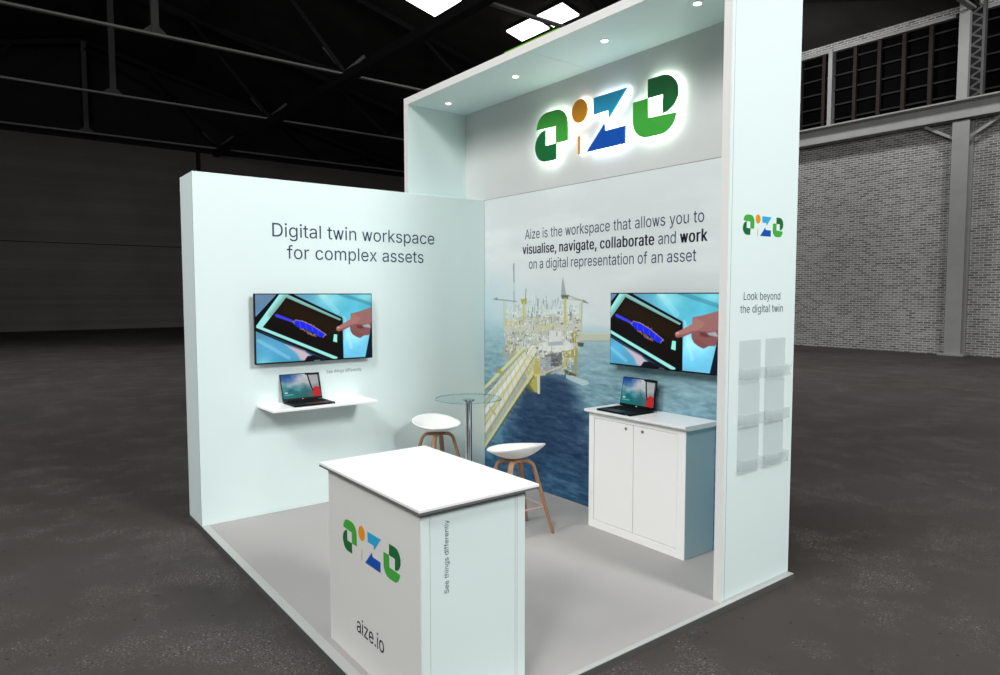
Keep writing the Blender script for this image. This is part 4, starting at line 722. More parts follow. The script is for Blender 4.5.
# the printed photograph: sky, sea, rig and gangways
def paint_graphic():
    c = Canvas(GX0, GX1, 0.0, H - 0.001, 640, 560)
    X, Y = c.X, c.Y
    lerp = lambda a, b, t: np.array(a, float) * (1 - t[..., None]) + np.array(b, float) * t[..., None]
    ramp = lambda v, a, b: np.clip((v - a) / (b - a), 0, 1)
    n1, n2 = c.noise(2.2, 5, 5, 3), c.noise(9, 26, 4, 5)
    sky = lerp((176, 204, 212), (222, 228, 227), ramp(Y + 0.30 * X + 0.3 * (n1 - 0.5), 1.35, 2.05))
    cl = c.noise(1.2, 4.5, 5, 9); sky = sky + (ramp(cl, 0.55, 0.8) * 8)[..., None]
    hor = 1.372
    left = ramp(X, 0.9, 0.0)
    sea = lerp((160, 190, 196), (112, 152, 166), ramp(Y, hor, 0.75))

    sea = sea * (1 - ramp(Y, 0.80, 0.30)[..., None]) + np.array((66, 116, 148)) * ramp(Y, 0.80, 0.30)[..., None]
    # the dark reflection below the rig
    cx = 0.86 + 0.10 * (0.9 - Y); hw = 0.40 + 0.34 * ramp(Y, 1.0, 0.3)
    d = np.abs(X - cx + 0.18 * (n1 - 0.5)) / hw
    dark = np.clip(1.35 - d ** 2 * 1.25 + 0.5 * (n2 - 0.5), 0, 1) * ramp(Y, 1.10, 0.93) * (1 - 0.55 * ramp(Y, 0.40, 0.05))
    sea = sea * (1 - dark[..., None] * 0.92) + np.array((38, 62, 92)) * (dark[..., None] * 0.92)
    rip = c.noise(16, 60, 3, 21) - 0.5; rip2 = c.noise(7, 34, 3, 22) - 0.5
    amp = (20 + 44 * ramp(Y, 1.30, 0.8)) * (1 - 0.5 * dark)
    sea = sea + (rip * amp + rip2 * amp * 1.1)[..., None] * np.array((1.0, 1.0, 0.95))
    streak = ramp(c.noise(14, 11, 4, 31), 0.58, 0.72) * ramp(Y, 0.95, 0.75) * ramp(np.abs(X - cx) / hw, 0.45, 0.9) * 0.35
    sea = sea * (1 - streak[..., None]) + np.array((128, 170, 186)) * streak[..., None]
    w = ramp(Y, hor + 0.05, hor - 0.05)
    haze = lerp(sea, (172, 202, 208), np.exp(-((Y - hor) / 0.10) ** 2) * 0.5)
    c.c = (sky * (1 - w[..., None]) + haze * w[..., None]) / 255.0
    # rig
    def clutter(n, x0, x1, y0, y1, cols, smin, smax, seed, line=0.5):
        r = np.random.default_rng(seed)
        for _ in range(n):
            x, y = r.uniform(x0, x1), r.uniform(y0, y1); col = cols[r.integers(len(cols))]; s = r.uniform(smin, smax); a = r.uniform(0.45, 0.95)
            if r.random() < line:
                if r.random() < 0.6: c.line([(x, y), (x, y + s * 2.2)], r.uniform(0.005, 0.010), col, a)
                else: c.line([(x, y), (x + s * 2, y)], r.uniform(0.004, 0.008), col, a)
            else:
                c.poly([(x, y), (x + s, y), (x + s, y + s * 0.7), (x, y + s * 0.7)], col, a)
    WH, GR, DK, YE, TN = (236, 238, 234), (170, 175, 176), (104, 110, 112), (206, 200, 120), (212, 206, 170)
    back = [f for f in MURAL]
    nb = 45
    def draw(fs):
        for k, col, a, wd, pts in fs:
            (c.poly(pts, col, a) if k == 'p' else c.line(pts, wd, col, a))
    first = [f for f in back if f[0] == 'p' and f[1] in ((190, 192, 186), (188, 188, 180), (170, 162, 140))]
    draw(first)
    clutter(420, 0.30, 1.24, 1.27, 1.50, [WH, WH, WH, GR, DK, YE, TN], 0.009, 0.03, 1)
    clutter(150, 0.42, 1.22, 1.42, 1.60, [WH, GR, DK, YE, GR], 0.008, 0.022, 8, 0.8)
    clutter(420, 0.32, 1.20, 1.12, 1.30, [WH, WH, WH, GR, DK, YE, TN], 0.009, 0.03, 2)
    clutter(200, 0.55, 1.16, 1.00, 1.14, [GR, DK, YE, TN, WH, WH], 0.009, 0.026, 3)
    draw([f for f in back if f not in first])
    clutter(330, 0.31, 1.23, 1.15, 1.46, [WH, WH, DK, GR, YE, TN, GR], 0.007, 0.020, 4)
    clutter(90, 0.55, 1.18, 1.00, 1.15, [WH, DK, GR, YE, TN], 0.007, 0.018, 14)
    clutter(40, 0.30, 0.48, 1.10, 1.22, [DK, TN, YE, (150, 120, 100)], 0.010, 0.025, 6, 0.3)
    return c
paint_graphic().build('printed_picture', picture_mat('printed_graphic', 0, 0.5), (0, D, 0), X3, Z3, p, p.location)

# ---- illuminated sign on the header
s = thing('illuminated_sign', 'backlit sign of four big coloured letters glowing on the header board', 'sign', (1.482, D - 0.05, 2.9))
halo = {'green': emissive('halo_green', (235, 255, 238), 14), 'dark': None, 'orange': emissive('halo_warm', (255, 240, 226), 11), 'sky': emissive('halo_cool', (228, 244, 255), 14)}
halo['dark'] = halo['green']; halo['navy'] = halo['sky']; halo['stem'] = halo['orange']
for nm, c, pts in mark_shapes():
    m = MB(s.location)
    org = (0.776, D - 0.050, 2.706)
    m.prism(pts, X3, Z3, (0, 1, 0), org, 0.016, 0)
    f = m.build('letter_' + nm, M['stem_amber' if c == 'stem' else c], s)
    cx = sum(q[0] for q in pts) / len(pts); cy = sum(q[1] for q in pts) / len(pts)
    b = MB(s.location)
    b.prism([(x, y) for x, y in pts], X3, Z3, (0, 1, 0), (0.776, D - 0.0335, 2.706), 0.003, 0)
    b.build('light_strip', halo[c], f)
    for q in (pts[len(pts) // 4], pts[3 * len(pts) // 4]):
        b = MB(s.location); x, y = cx + (q[0] - cx) * 0.5, cy + (q[1] - cy) * 0.5
        b.lathe([(0.005, 0), (0.005, 0.0305)], (0.776 + x, D - 0.0305, 2.706 + y), 8, axis=(0, 1, 0))
        b.build('spacer', M['steel'], f)

# ---- downlights in the canopy
def downlight(x, label):
    t = thing('downlight', label, 'ceiling light', (x, 2.142, TZ), 0, 'downlights in the canopy')
    MB().lathe([(0.021, 0.0), (0.030, 0.0), (0.030, -0.004), (0.022, -0.006)], (0, 0, 0), 32).build('rim', M['white_top'], t)
    MB().lathe([(0.0215, -0.0065), (0.0215, -0.009), (0.014, -0.011)], (0, 0, 0), 32).build('lamp_lens', emissive('lamp_lens', (255, 255, 255), 6), t)
    return t
for x, l in ((-0.046, 'small round downlight nearest the left end of the canopy'), (0.892, 'small round downlight in the canopy above the first letter of the sign'),
             (1.826, 'small round downlight in the canopy above the last two letters of the sign'), (2.558, 'small round downlight nearest the right end of the canopy')):
    d = downlight(x, l)
    L = bpy.data.lights.new('downlight_beam', 'SPOT'); L.energy = DOWN_W; L.spot_size = math.radians(120); L.spot_blend = 0.8; L.shadow_soft_size = 0.02; L.color = (1.0, 1.0, 0.97)
    lo = bpy.data.objects.new('downlight_beam', L); COL.objects.link(lo); lo.location = (x, 2.142, TZ - 0.014)

# ---- brochure holders on the right fin
k = 0
for r, (zt, zp, zb) in enumerate(((1.402, 1.250, 1.192), (1.166, 1.004, 0.946), (0.930, 0.757, 0.698))):
    for cl, y in enumerate((1.998, 2.248)):
        t = thing('brochure_holder', 'clear acrylic brochure holder on the end panel, %s of the %s column' % (('top', 'middle', 'bottom')[r], ('left', 'right')[cl]), 'brochure holder', (W, y, zb), 0, 'brochure holders on the end panel')
        MB().box(0.0015, 0.0045, 0, 0.20, 0, zt - zb).build('back_plate', M['acrylic'], t)
        m = MB(); m.box(0.040, 0.043, 0, 0.20, 0, zp - zb); m.box(0.0045, 0.040, 0, 0.003, 0, zp - zb); m.box(0.0045, 0.040, 0.197, 0.20, 0, zp - zb); m.box(0.0045, 0.040, 0.003, 0.197, 0, 0.003)
        m.build('pocket', M['acrylic'], t)

# ------------------------------------------------------------------ screens
def paint_screen(shift, k):
    """a hand pointing at a tablet that shows a blue model; u right 0..1, v down 0..1"""
    c = Canvas(0, 1, 0, 0.557, 330, 186)
    bend = lambda f: f - 0.11 * f * (1 - f)
    Q = lambda *P: [(bend((x - 40) / 925.0), 0.557 * (1 - (y - 50) / (553.0 - (x - 40) / 925 * 48))) for x, y in P]
    Q0 = Q
    Q = lambda *P: [((u - shift) * k, v) for u, v in Q0(*P)]
    X, Y = c.X / k + shift, c.Y / 0.557
    g = lambda a, b, t: np.array(a, float) * (1 - t[..., None]) + np.array(b, float) * t[..., None]
    top = g((108, 140, 172), (78, 178, 198), np.clip((X - 0.15) / 0.5, 0, 1)); bot = g((66, 146, 178), (110, 198, 234), np.clip((X - 0.2) / 0.55, 0, 1))
    c.c = (top * Y[..., None] + bot * (1 - Y[..., None])) / 255
    G = lambda x, y, rx, ry, col, a: c.glow((((x - 40) / 925.0) - shift) * k, 0.557 * (1 - (y - 50) / 530.0), rx / 925.0, ry / 925.0, col, a)
    G(90, 590, 60, 60, (130, 220, 235), 0.8); G(620, 80, 110, 70, (150, 228, 236), 0.75); G(820, 380, 130, 80, (172, 232, 244), 0.75); G(930, 70, 110, 40, (146, 226, 230), 0.7)
    G(560, 60, 40, 25, (190, 245, 240), 0.6); G(200, 480, 120, 90, (90, 170, 215), 0.6)
    nz = c.noise(3, 5, 4, 12); c.c = c.c * (0.80 + 0.36 * nz[..., None]); c.line(Q((560, 40), (690, 190)), 0.05, (170, 228, 236), 0.35); c.line(Q((700, 40), (965, 130)), 0.03, (60, 120, 150), 0.5); c.line(Q((60, 420), (300, 560)), 0.03, (150, 214, 236), 0.4); c.line(Q((745, 240), (800, 480)), 0.03, (190, 238, 246), 0.4)
    # tablet: case, pale bezel, dark display
    c.poly(Q((20, 250), (222, 40), (330, 40), (735, 238), (738, 600), (640, 600), (20, 318)), (8, 12, 18))
    c.poly(Q((44, 300), (236, 46), (292, 46), (724, 250), (712, 262), (288, 75), (108, 312), (694, 556), (676, 580), (44, 316)), (150, 226, 220))
    c.poly(Q((96, 312), (290, 76), (718, 264), (716, 570), (690, 558)), (15, 11, 9))
    c.poly(Q((180, 215), (290, 80), (715, 266), (712, 400)), (40, 24, 8), 0.7, soft=0.10)
    c.poly(Q((20, 318), (44, 316), (676, 580), (640, 610), (20, 335)), (10, 18, 26))
    c.poly(Q((60, 340), (80, 345), (610, 580), (560, 580)), (70, 120, 150), 0.5)
    # the model on the display
    c.poly(Q((198, 206), (212, 206), (345, 258), (338, 276), (200, 228)), (54, 62, 232))
    r = np.random.default_rng(5)
    for i in range(90):
        t = r.random(); x, y = 335 + 260 * t, 262 + 105 * t + 32 * math.sin(PI * t) * (1 if r.random() < 0.65 else -1) * r.uniform(0.9, 1.5) + 8
        col = [(200, 120, 70), (120, 130, 60), (190, 170, 160), (90, 100, 150), (170, 90, 60)][r.integers(5)]
        q = Q((x, y))[0]; c.line([q, (q[0] + r.uniform(0.004, 0.014), q[1] - r.uniform(0, 0.01))], 0.006, col, 0.85)
    c.poly(Q((345, 272), (362, 254), (420, 266), (500, 306), (560, 345), (596, 370), (578, 398), (548, 394), (490, 352), (420, 326), (372, 312)), (28, 40, 226))
    for a, b in (((392, 270), (400, 318)), ((440, 290), (446, 334)), ((490, 312), (494, 348)), ((538, 340), (536, 380))):
        c.line(Q(a, b), 0.006, (70, 90, 250), 0.8)
    c.line(Q((345, 272), (362, 254), (420, 266), (500, 306), (596, 370), (578, 398)), 0.006, (180, 150, 170), 0.8)
    c.poly(Q((664, 372), (690, 374), (688, 438), (656, 430)), (140, 236, 222))
    # lower hand holding the tablet
    c.poly(Q((275, 452), (330, 470), (430, 505), (470, 545), (430, 582), (392, 575), (370, 530)), (206, 178, 190), 0.9, soft=0.02)
    c.poly(Q((425, 585), (450, 548), (500, 540), (560, 560), (610, 590)), (14, 14, 22), 1, soft=0.008)
    # pointing hand
    c.poly(Q((800, 205), (860, 190), (980, 150), (980, 300), (900, 300), (830, 300), (795, 280)), (150, 104, 102), 1, soft=0.008)
    c.poly(Q((682, 322), (688, 312), (740, 285), (796, 250), (815, 206), (880, 240), (840, 290), (790, 308), (738, 336), (700, 348), (686, 342)), (164, 114, 108), 1, soft=0.006)
    c.poly(Q((688, 338), (740, 322), (800, 296), (850, 286), (840, 304), (788, 314), (738, 340), (700, 350)), (136, 80, 76), 0.8, soft=0.008)
    c.poly(Q((792, 308), (850, 292), (930, 290), (985, 260), (985, 330), (940, 380), (905, 384), (872, 404), (842, 392), (812, 372), (796, 345)), (132, 84, 84), 1, soft=0.008)
    c.poly(Q((846, 300), (920, 300), (930, 318), (880, 330), (850, 322)), (96, 52, 52), 0.8, soft=0.012)
    c.poly(Q((890, 300), (945, 290), (960, 320), (905, 316)), (176, 204, 214), 0.7, soft=0.01)
    c.poly(Q((800, 340), (850, 352), (900, 378), (872, 402), (842, 392), (812, 372)), (124, 74, 70), 0.7, soft=0.012)
    c.poly(Q((690, 316), (706, 308), (712, 318), (696, 326)), (214, 168, 158), 0.9, soft=0.004)
    c.poly(Q((968, 270), (985, 250), (1060, 250), (1060, 620), (900, 620), (940, 420)), (16, 24, 40), 1, soft=0.006)
    return c

scr = picture_mat('screen_glow', 1.1, 0.25)
def television(org, U, N, w, h, label, shift, k):
    """org: lower left corner of the wall-side rectangle; U along the wall, N away from it"""
    U, N, V = Vector(U), Vector(N), Vector(Z3); org = Vector(org)
    t = thing('television', label, 'television', org + U * w / 2 + V * 0, 0, 'wall-mounted televisions')
    def slab(mb, u0, u1, v0, v1, n0, n1, mi=0, b=0.0):
        P = [org + U * u + V * v + N * n for u in (u0, u1) for v in (v0, v1) for n in (n0, n1)]
        lo = [min(q[i] for q in P) for i in range(3)]; hi = [max(q[i] for q in P) for i in range(3)]
        mb.box(lo[0], hi[0], lo[1], hi[1], lo[2], hi[2], mi, b)
    m = MB(t.location); slab(m, 0, w, 0, h, 0.050, 0.078, 0, 0.003); slab(m, w * .2, w * .8, h * .1, h * .75, 0.030, 0.050); m.build('casing', M['black'], t)
    m = MB(t.location); slab(m, w * .35, w * .65, h * .3, h * .7, 0.0015, 0.012); slab(m, w * .38, w * .42, h * .25, h * .75, 0.012, 0.030); slab(m, w * .58, w * .62, h * .25, h * .75, 0.012, 0.030)
    m.build('wall_bracket', M['iron_dark'], t)
    m = MB(t.location); slab(m, w * .475, w * .525, 0.003, 0.011, 0.078, 0.0785); m.build('badge', M['steel'], t)
    c = paint_screen(shift, k); b = 0.007
    s = (w - 2 * b)
    c.build('screen', scr, org + U * b + V * (b + 0.004) + N * 0.0795, U * s, V * ((h - 2 * b - 0.004) / 0.557), t, t.location)
    return t
television((0, 0.378, 1.138), Y3, X3, 0.937, 0.518, 'wide flat television on the left side wall above the white shelf', 0.0, 1.0)
television((1.640, D, 1.142), X3, (0, -1, 0), 0.945, 0.517, 'wide flat television on the printed back wall above the cabinet', 0.112, 1.10)

# ---- wall shelf under the left television
s = thing('wall_shelf', 'thin white shelf on the left side wall carrying an open laptop', 'shelf', (0, 0.815, 0.81))
MB(s.location).box(0.0005, 0.338, 0.405, 1.225, 0.816, 0.834, 0, bevel=0.002).build('shelf_board', M['white_top'], s)
for y in (0.50, 1.13):
    m = MB(s.location); m.prism([(0.0005, 0.816), (0.20, 0.816), (0.20, 0.808), (0.02, 0.77), (0.0005, 0.77)], X3, Z3, Y3, (0, y, 0), 0.02)
    m.build('bracket', M['iron_dark'], s)

# ---- laptops
def paint_wallpaper():
    c = Canvas(0, 1, 0, 0.6, 110, 66)
    X, Y = c.X, c.Y / 0.6
    n = c.noise(3, 4, 4, 4); n2 = c.noise(6, 9, 3, 6)
    g = lambda a, b, t: np.array(a, float) * (1 - t[..., None]) + np.array(b, float) * t[..., None]
    r = lambda v, a, b: np.clip((v - a) / (b - a), 0, 1)
    col = g((28, 78, 150), (150, 180, 196), r(Y + 0.25 * n, 1.06, 0.78))

    w = r(X * 0.9 + 0.5 * (n - 0.5) + 0.25 * (Y - 0.6), 0.34, 0.56); col = col * (1 - w[..., None]) + np.array((196, 200, 204)) * w[..., None]
    t = r(Y + 0.3 * (n2 - 0.5), 0.62, 0.30); teal = g((20, 118, 120), (62, 110, 118), r(X, 0.2, 0.7))
    col = col * (1 - t[..., None]) + teal * t[..., None]
    col = col + ((n2 - 0.5) * 40)[..., None]
    c.c = col / 255
    S = lambda *P: [(x, y * 0.6) for x, y in P]
    c.poly(S((0.74, 0.30), (0.98, 0.30), (1.0, 1.0), (0.68, 1.0)), (150, 154, 158), 0.9, soft=0.01)
    c.poly(S((0.72, 0.9), (0.76, 0.5), (0.98, 0.55), (0.96, 0.92)), (196, 200, 204), 0.5, soft=0.05)
    c.line(S((0.69, 1.02), (0.76, 0.42), (0.80, 0.25)), 0.035, (14, 14, 16)); c.line(S((0.66, 0.99), (1.0, 0.97)), 0.05, (20, 20, 22)); c.line(S((0.98, 1.0), (0.99, 0.3)), 0.03, (30, 30, 32))
    c.poly(S((0.80, 0.34), (0.88, 0.44), (0.97, 0.38), (1.0, 0.0), (0.80, 0.0)), (206, 34, 42), 1, soft=0.02)
    c.poly(S((0.72, 0.1), (0.80, 0.3), (0.82, 0.0), (0.70, 0.0)), (120, 90, 70), 0.8, soft=0.03)
    c.line(S((0.06, 0.24), (0.12, 0.24)), 0.03, (235, 240, 242), 0.9); c.line(S((0.05, 0.15), (0.26, 0.15)), 0.016, (220, 230, 232), 0.7)
    return c
lap_scr = picture_mat('laptop_screen', 0.85, 0.3)
def laptop(label, loc, rz, tilt):
    """local frame: x along the hinge, -y towards the user; hinge at y = 0"""
    t = thing('laptop', label, 'laptop', loc, rz, 'open laptops')
    w, d, a = 0.315, 0.224, math.radians(tilt)
    MB().box(-w / 2, w / 2, -d, 0.004, 0, 0.013, 0, 0.003).build('base', M['black'], t)
    kb = MB()
    for r in range(6):
        for q in range(14):
            if r == 5 and 3 <= q <= 8: continue
            x = -0.140 + q * 0.0201; y = -0.026 - r * 0.0182
            kb.box(x, x + 0.0172, y - 0.0150, y, 0.013, 0.0148)
    kb.box(-0.140 + 3 * 0.0201, -0.140 + 9 * 0.0201 - 0.003, -0.026 - 5 * 0.0182 - 0.015, -0.026 - 5 * 0.0182, 0.013, 0.0148)
    kb.build('keyboard', M['key'], t)
    MB().box(-0.055, 0.055, -0.222, -0.152, 0.013, 0.0136).build('touchpad', pbr('touchpad_grey', (38, 38, 40), 0.35), t)
    MB().box(0.12, 0.14, -0.2335, -0.2318, 0.004, 0.008).build('logo_plate', M['steel'], t)
    m = MB(); m.lathe([(0.006, -0.12), (0.006, 0.12)], (0, 0.003, 0.014), 12, axis=(1, 0, 0)); m.build('hinge', M['black'], t)
    U, V, N = Vector(X3), Vector((0, math.sin(a), math.cos(a))), Vector((0, -math.cos(a), math.sin(a)))
    o = Vector((0, 0.004, 0.014)); hh = 0.207
    m = MB()
    bm = bmesh.new(); bmesh.ops.create_cube(bm, size=1)
    for v in bm.verts:
        v.co = o + U * (v.co.x * w) + V * (hh / 2 + v.co.y * hh) + N * (-0.003 + v.co.z * 0.006)
    bmesh.ops.bevel(bm, geom=bm.edges[:], offset=0.0022, segments=2, affect='EDGES'); m.bm(bm)
    lid = m.build('lid', M['black'], t)
    b = 0.007
    paint_wallpaper().build('screen', lap_scr, o + U * (-w / 2 + b) + V * 0.019 + N * 0.0006, U * (w - 2 * b), V * ((hh - 0.026) / 0.6), lid)
    m = MB(); q = o + V * 0.010 + N * 0.0004; m.prism([(-0.007, -0.004), (0.007, -0.004), (0.007, 0.004), (-0.007, 0.004)], U, V, N, q, 0.0006); m.build('badge', M['steel'], lid)
    return t
laptop('open black laptop on the thin white wall shelf', (0.068, 0.734, 0.8342), PI / 2 + 0.02, 17)
laptop('open black laptop on the white cabinet', (1.909, 2.397, 0.8452), -0.02, 10)

# ------------------------------------------------------------------ cabinet
c = thing('storage_cabinet', 'white two-door cabinet against the printed back wall', 'cabinet', (2.07, 2.35, 0))
x0, x1, y0, y1, zt = 1.653, 2.484, 2.2, D - 0.002, 0.815
m = MB(c.location)
m.box(x0, x1, y0 + 0.019, y1, 0.0, zt, 0, 0.002)
m.box(x0, 1.700, y0, y0 + 0.019, 0, zt, 0, 0.001); m.box(2.424, x1, y0, y0 + 0.019, 0, zt, 0, 0.001)
m.box(1.700, 2.424, y0, y0 + 0.019, 0, 0.054, 0, 0.001); m.box(1.700, 2.424, y0, y0 + 0.019, 0.784, zt, 0, 0.001)
m.build('body', M['cabinet_white'], c)
m = MB(c.location); m.box(x1, x1 + 0.0012, y0 + 0.004, y1, 0.003, zt, 0); m.build('side_panel', pbr('cabinet_side_shade', (180, 206, 210), 0.5, spec=0.2), c)  # side tinted darker teal: the end fin's shade put into its colour
for a, b, kx in ((1.7035, 2.0605, 1.998), (2.0645, 2.4205, 2.139)):
    m = MB(c.location); m.box(a, b, y0 + 0.003, y0 + 0.018, 0.0575, 0.7805, 0, 0.0015); d = m.build('door', M['cabinet_white'], c)
    m = MB(c.location); m.lathe([(0.0105, 0), (0.0105, 0.004), (0.0085, 0.006)], (kx, y0 + 0.003, 0.752), 20, axis=(0, -1, 0)); m.box(kx - 0.001, kx + 0.001, y0 - 0.0036, y0 - 0.002, 0.747, 0.757, 1)
    m.build('lock', [M['lock'], M['black']], d)
m = MB(c.location)
prof = [(y1, zt), (y0 - 0.004, zt), (y0 - 0.034, 0.826), (y0 - 0.038, 0.832), (y0 - 0.038, 0.845), (y1, 0.845)]
m.prism(prof, Y3, Z3, X3, (x0 - 0.012, 0, 0), x1 - x0 + 0.036); m.build('cabinet_top', M['white_top'], c)

# ------------------------------------------------------------------ counter
c = thing('reception_counter', 'white-topped counter with a printed colour mark on the front of the stand', 'counter', (2.46, 0.33, 0))
x0, x1, y0, y1, zt = 2.041, 2.884, 0.077, 0.590, 0.824
m = MB(c.location); m.box(x0, x1 - 0.004, y0 + 0.004, y1, 0.0, zt, 0, 0.001); m.build('body', M['mint'], c)
m = MB(c.location); m.box(x0, x1, y0, y0 + 0.004, 0.0, zt, 0, 0.0008); m.build('front_panel', M['grey_panel'], c)
m = MB(c.location)
m.box(x1 - 0.004, x1, y0 + 0.004, 0.119, 0, zt, 0); m.box(x1 - 0.004, x1, 0.1205, 0.536, 0, zt, 0); m.box(x1 - 0.004, x1, 0.5375, 0.547, 0, zt, 0); m.box(x1 - 0.004, x1, 0.5485, y1, 0, zt, 0)
m.box(x1 - 0.004, x1 - 0.001, 0.119, 0.1205, 0, zt, 1); m.box(x1 - 0.004, x1 - 0.001, 0.536, 0.5375, 0, zt, 1); m.box(x1 - 0.004, x1 - 0.001, 0.547, 0.5485, 0, zt, 1)
m.build('side_panel', [M['mint'], M['seam']], c)
m = MB(c.location); m.box(x0 + 0.006, x1 - 0.008, y0 + 0.006, y1 - 0.006, zt, 0.835, 0); m.build('shadow_gap', M['gap'], c)
m = MB(c.location); m.box(2.007, 2.930, 0.046, 0.630, 0.8435, 0.855, 0, 0.001); m.build('counter_top', M['white_top'], c)
m = MB(c.location); m.box(2.0075, 2.9295, 0.0465, 0.6295, 0.835, 0.8435, 0); m.build('top_underlay', M['gap'], c)
mark(c, 'printed_mark', (2.200, y0, 0.489), X3, Z3, (0, -1, 0), 0.532, 0.0008, 0.0003, 0.150)
letters('web_word_lettering', [([('aize.io', 0)], 2.330, 2.584, 0.150, 0.068)], (0, y0, 0), X3, Z3, (0, -1, 0), M['ink_black'], c)
letters('slogan_word_lettering', [([('See things differently', 0)], 0.487, 0.777, -0.203, 0.0195)], (x1, 0, 0), Z3, (0, -1, 0), X3, pbr('slogan_ink', (84, 98, 102), 0.6, spec=0.1), c)

# ------------------------------------------------------------------ bar stools
def bezier(p0, p1, p2, n):
    return [tuple((1 - t) ** 2 * a + 2 * t * (1 - t) * b + t * t * d for a, b, d in zip(p0, p1, p2)) for t in (i / n for i in range(n + 1))]
def stool(label, loc, rz):
    """local frame: the sitter faces +x"""
    t = thing('bar_stool', label, 'stool', loc, rz, 'bar stools at the glass table')
    nr, na = 12, 48
    vs = []
    for j in range(nr + 1):
        r = j / nr
        for k in range(na):
            th = 2 * PI * k / na; co, si = math.cos(th), math.sin(th)
            ox = (0.188 if co > 0 else 0.172) * (abs(co) ** 0.9) * (1 if co > 0 else -1)
            oy = (0.198 - 0.014 * co) * (abs(si) ** 0.92) * (1 if si > 0 else -1)
            rim = 0.026 + 0.060 * ((1 - co) / 2) ** 1.7
            z = 0.560 + rim * r ** 2.3 - 0.024 * (1 - r ** 2)
            vs.append((ox * r - 0.005, oy * r, z))
    me = MB(); n = len(vs)
    fs = [(j * na + k, j * na + (k + 1) % na, (j + 1) * na + (k + 1) % na, (j + 1) * na + k) for j in range(nr) for k in range(na)]
    me.add(vs, fs, 0, True)
    seat = me.build('seat', M['seat'], t, fixn=False, auto=False)
    bm = bmesh.new(); bm.from_mesh(seat.data); bmesh.ops.remove_doubles(bm, verts=bm.verts[:], dist=1e-5); bmesh.ops.recalc_face_normals(bm, faces=bm.faces[:])
    up = sum(f.normal.z for f in bm.faces)
    if up < 0: bmesh.ops.reverse_faces(bm, faces=bm.faces[:])
    bm.to_mesh(seat.data); bm.free()
    so = seat.modifiers.new('shell', 'SOLIDIFY'); so.thickness = 0.011; so.offset = -1
    feet = []
    for sx in (1, -1):
        for sy in (1, -1):
            a = (0.020 * sx, 0.022 * sy, 0.504); k = (0.072 * sx, 0.086 * sy, 0.505); f = (0.158 * sx, 0.208 * sy, 0.0)
            k2 = (0.048 * sx, 0.057 * sy, 0.506); k3 = (0.0820 * sx, 0.0990 * sy, 0.466)
            path = [a] + bezier(k2, k, k3, 7) + [tuple(k3[i] + (f[i] - k3[i]) * u for i in range(3)) for u in (0.3, 0.65)] + [f]
            rad = [0.018] + [0.020] * 8 + [0.020, 0.0185, 0.015]
            m = MB(); m.tube(path, rad, 12, flat=0.7); m.build('leg', M['wood'], t)
            u = (0.466 - 0.19) / 0.466; feet.append(tuple(k3[i] + (f[i] - k3[i]) * u for i in range(3)))
    fr = MB(); q = [feet[0], feet[1], feet[3], feet[2]]
    for i in range(4): fr.tube([q[i], q[(i + 1) % 4]], 0.0055, 10)
    fr.build('footrest', pbr('footrest_copper', (205, 170, 155), 0.35, metal=0.3), t)
    hub = MB(); hub.lathe([(0.05, 0.505), (0.05, 0.522), (0.03, 0.5245)], (0, 0, 0), 24); hub.build('seat_mount', M['wood'], t)
    return t
stool('white bar stool left of the table pole, in front of the side wall', (0.345, 1.760, 0), 0.10)
stool('white bar stool in front of the printed back wall, behind the counter', (1.452, 1.690, 0), PI - 0.06)

# ------------------------------------------------------------------ round glass bar table
t = thing('bar_table', 'round glass bar table on a chrome pole between the two stools', 'table', (0.885, 1.695, 0))
MB().lathe([(0.2465, 0.862), (0.2465, 0.870)], n=72, smooth=False).build('table_top', M['glass'], t)
m = MB(); n = 72; pr = [(0.247, 0.8622), (0.2495, 0.8632), (0.2500, 0.866), (0.2495, 0.8688), (0.247, 0.8698)]
m.add([(r * math.cos(2 * PI * k / n), r * math.sin(2 * PI * k / n), h) for r, h in pr for k in range(n)], [(i * n + k, i * n + (k + 1) % n, ((i + 1) % 5) * n + (k + 1) % n, ((i + 1) % 5) * n + k) for i in range(5) for k in range(n)], 0, True)
m.build('polished_edge', M['glass_edge'], t)
MB().lathe([(0.025, 0.020), (0.025, 0.846)], n=32).build('pole', M['steel'], t)
MB().lathe([(0.20, 0.0), (0.20, 0.006), (0.19, 0.010), (0.05, 0.020), (0.03, 0.022)], n=56).build('base', M['steel'], t)
MB().lathe([(0.027, 0.838), (0.045, 0.852), (0.045, 0.8612)], n=40).build('top_plate', M['steel'], t)

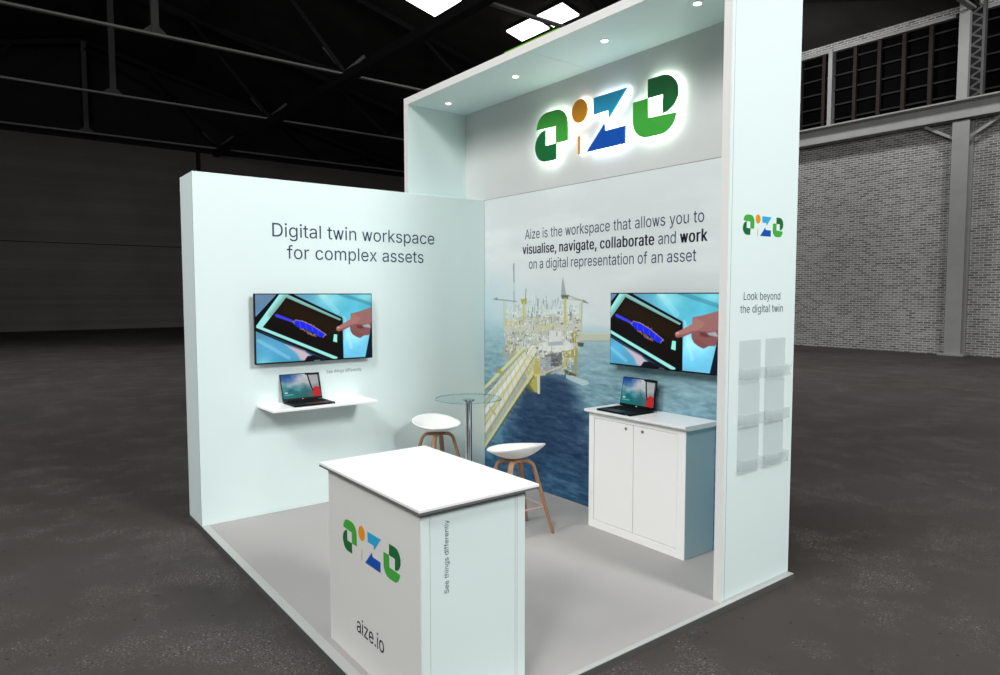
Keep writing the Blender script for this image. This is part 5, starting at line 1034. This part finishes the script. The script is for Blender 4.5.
# ------------------------------------------------------------------ light
def aim(o, target):
    o.rotation_euler = (Vector(target) - o.location).to_track_quat('-Z', 'Y').to_euler()
def area(name, loc, target, size, watts, col=(1, 1, 1)):
    L = bpy.data.lights.new(name, 'AREA'); L.shape = 'DISK'; L.size = size; L.energy = watts; L.color = col
    o = bpy.data.objects.new(name, L); COL.objects.link(o); o.location = loc; aim(o, target); return o
def spot(name, loc, target, size, watts, ang, blend=0.4, col=(1, 1, 1)):
    L = bpy.data.lights.new(name, 'SPOT'); L.shadow_soft_size = size; L.energy = watts; L.color = col; L.spot_size = math.radians(ang); L.spot_blend = blend
    o = bpy.data.objects.new(name, L); COL.objects.link(o); o.location = loc; aim(o, target); return o
for a in LIGHTS:
    (area if a[0] == 'A' else spot)(*a[1:])

w = bpy.data.worlds.new('hall_air'); SC.world = w; w.use_nodes = True
w.node_tree.nodes['Background'].inputs['Color'].default_value = (0.75, 0.85, 0.9, 1)
w.node_tree.nodes['Background'].inputs['Strength'].default_value = AMBIENT

# ------------------------------------------------------------------ camera
cam = bpy.data.cameras.new('camera'); co = bpy.data.objects.new('camera', cam); COL.objects.link(co)
yaw, pitch, roll, f = 0.9154, 0.0637, -0.0008, 683.31
F = Vector((-math.sin(yaw) * math.cos(pitch), math.cos(yaw) * math.cos(pitch), -math.sin(pitch)))
R = Vector((math.cos(yaw), math.sin(yaw), 0)); U = R.cross(F)
R2 = R * math.cos(roll) + U * math.sin(roll); U2 = -R * math.sin(roll) + U * math.cos(roll)
mw = Matrix((R2, U2, -F)).transposed().to_4x4(); mw.translation = Vector((5.0707, -1.2235, 1.6518))
co.matrix_world = mw
cam.sensor_width = 36.0; cam.lens = f * 36.0 / 1000.0; cam.clip_start = 0.05; cam.clip_end = 200
SC.camera = co

SC.view_settings.view_transform = 'Standard'; SC.view_settings.look = 'None'
SC.view_settings.exposure = 0.0; SC.view_settings.gamma = 1.0; SC.view_settings.use_curve_mapping = False
SC.cycles.use_denoising = True
SC.cycles.max_bounces = 8; SC.cycles.transparent_max_bounces = 16
SC.cycles.sample_clamp_indirect = 6.0
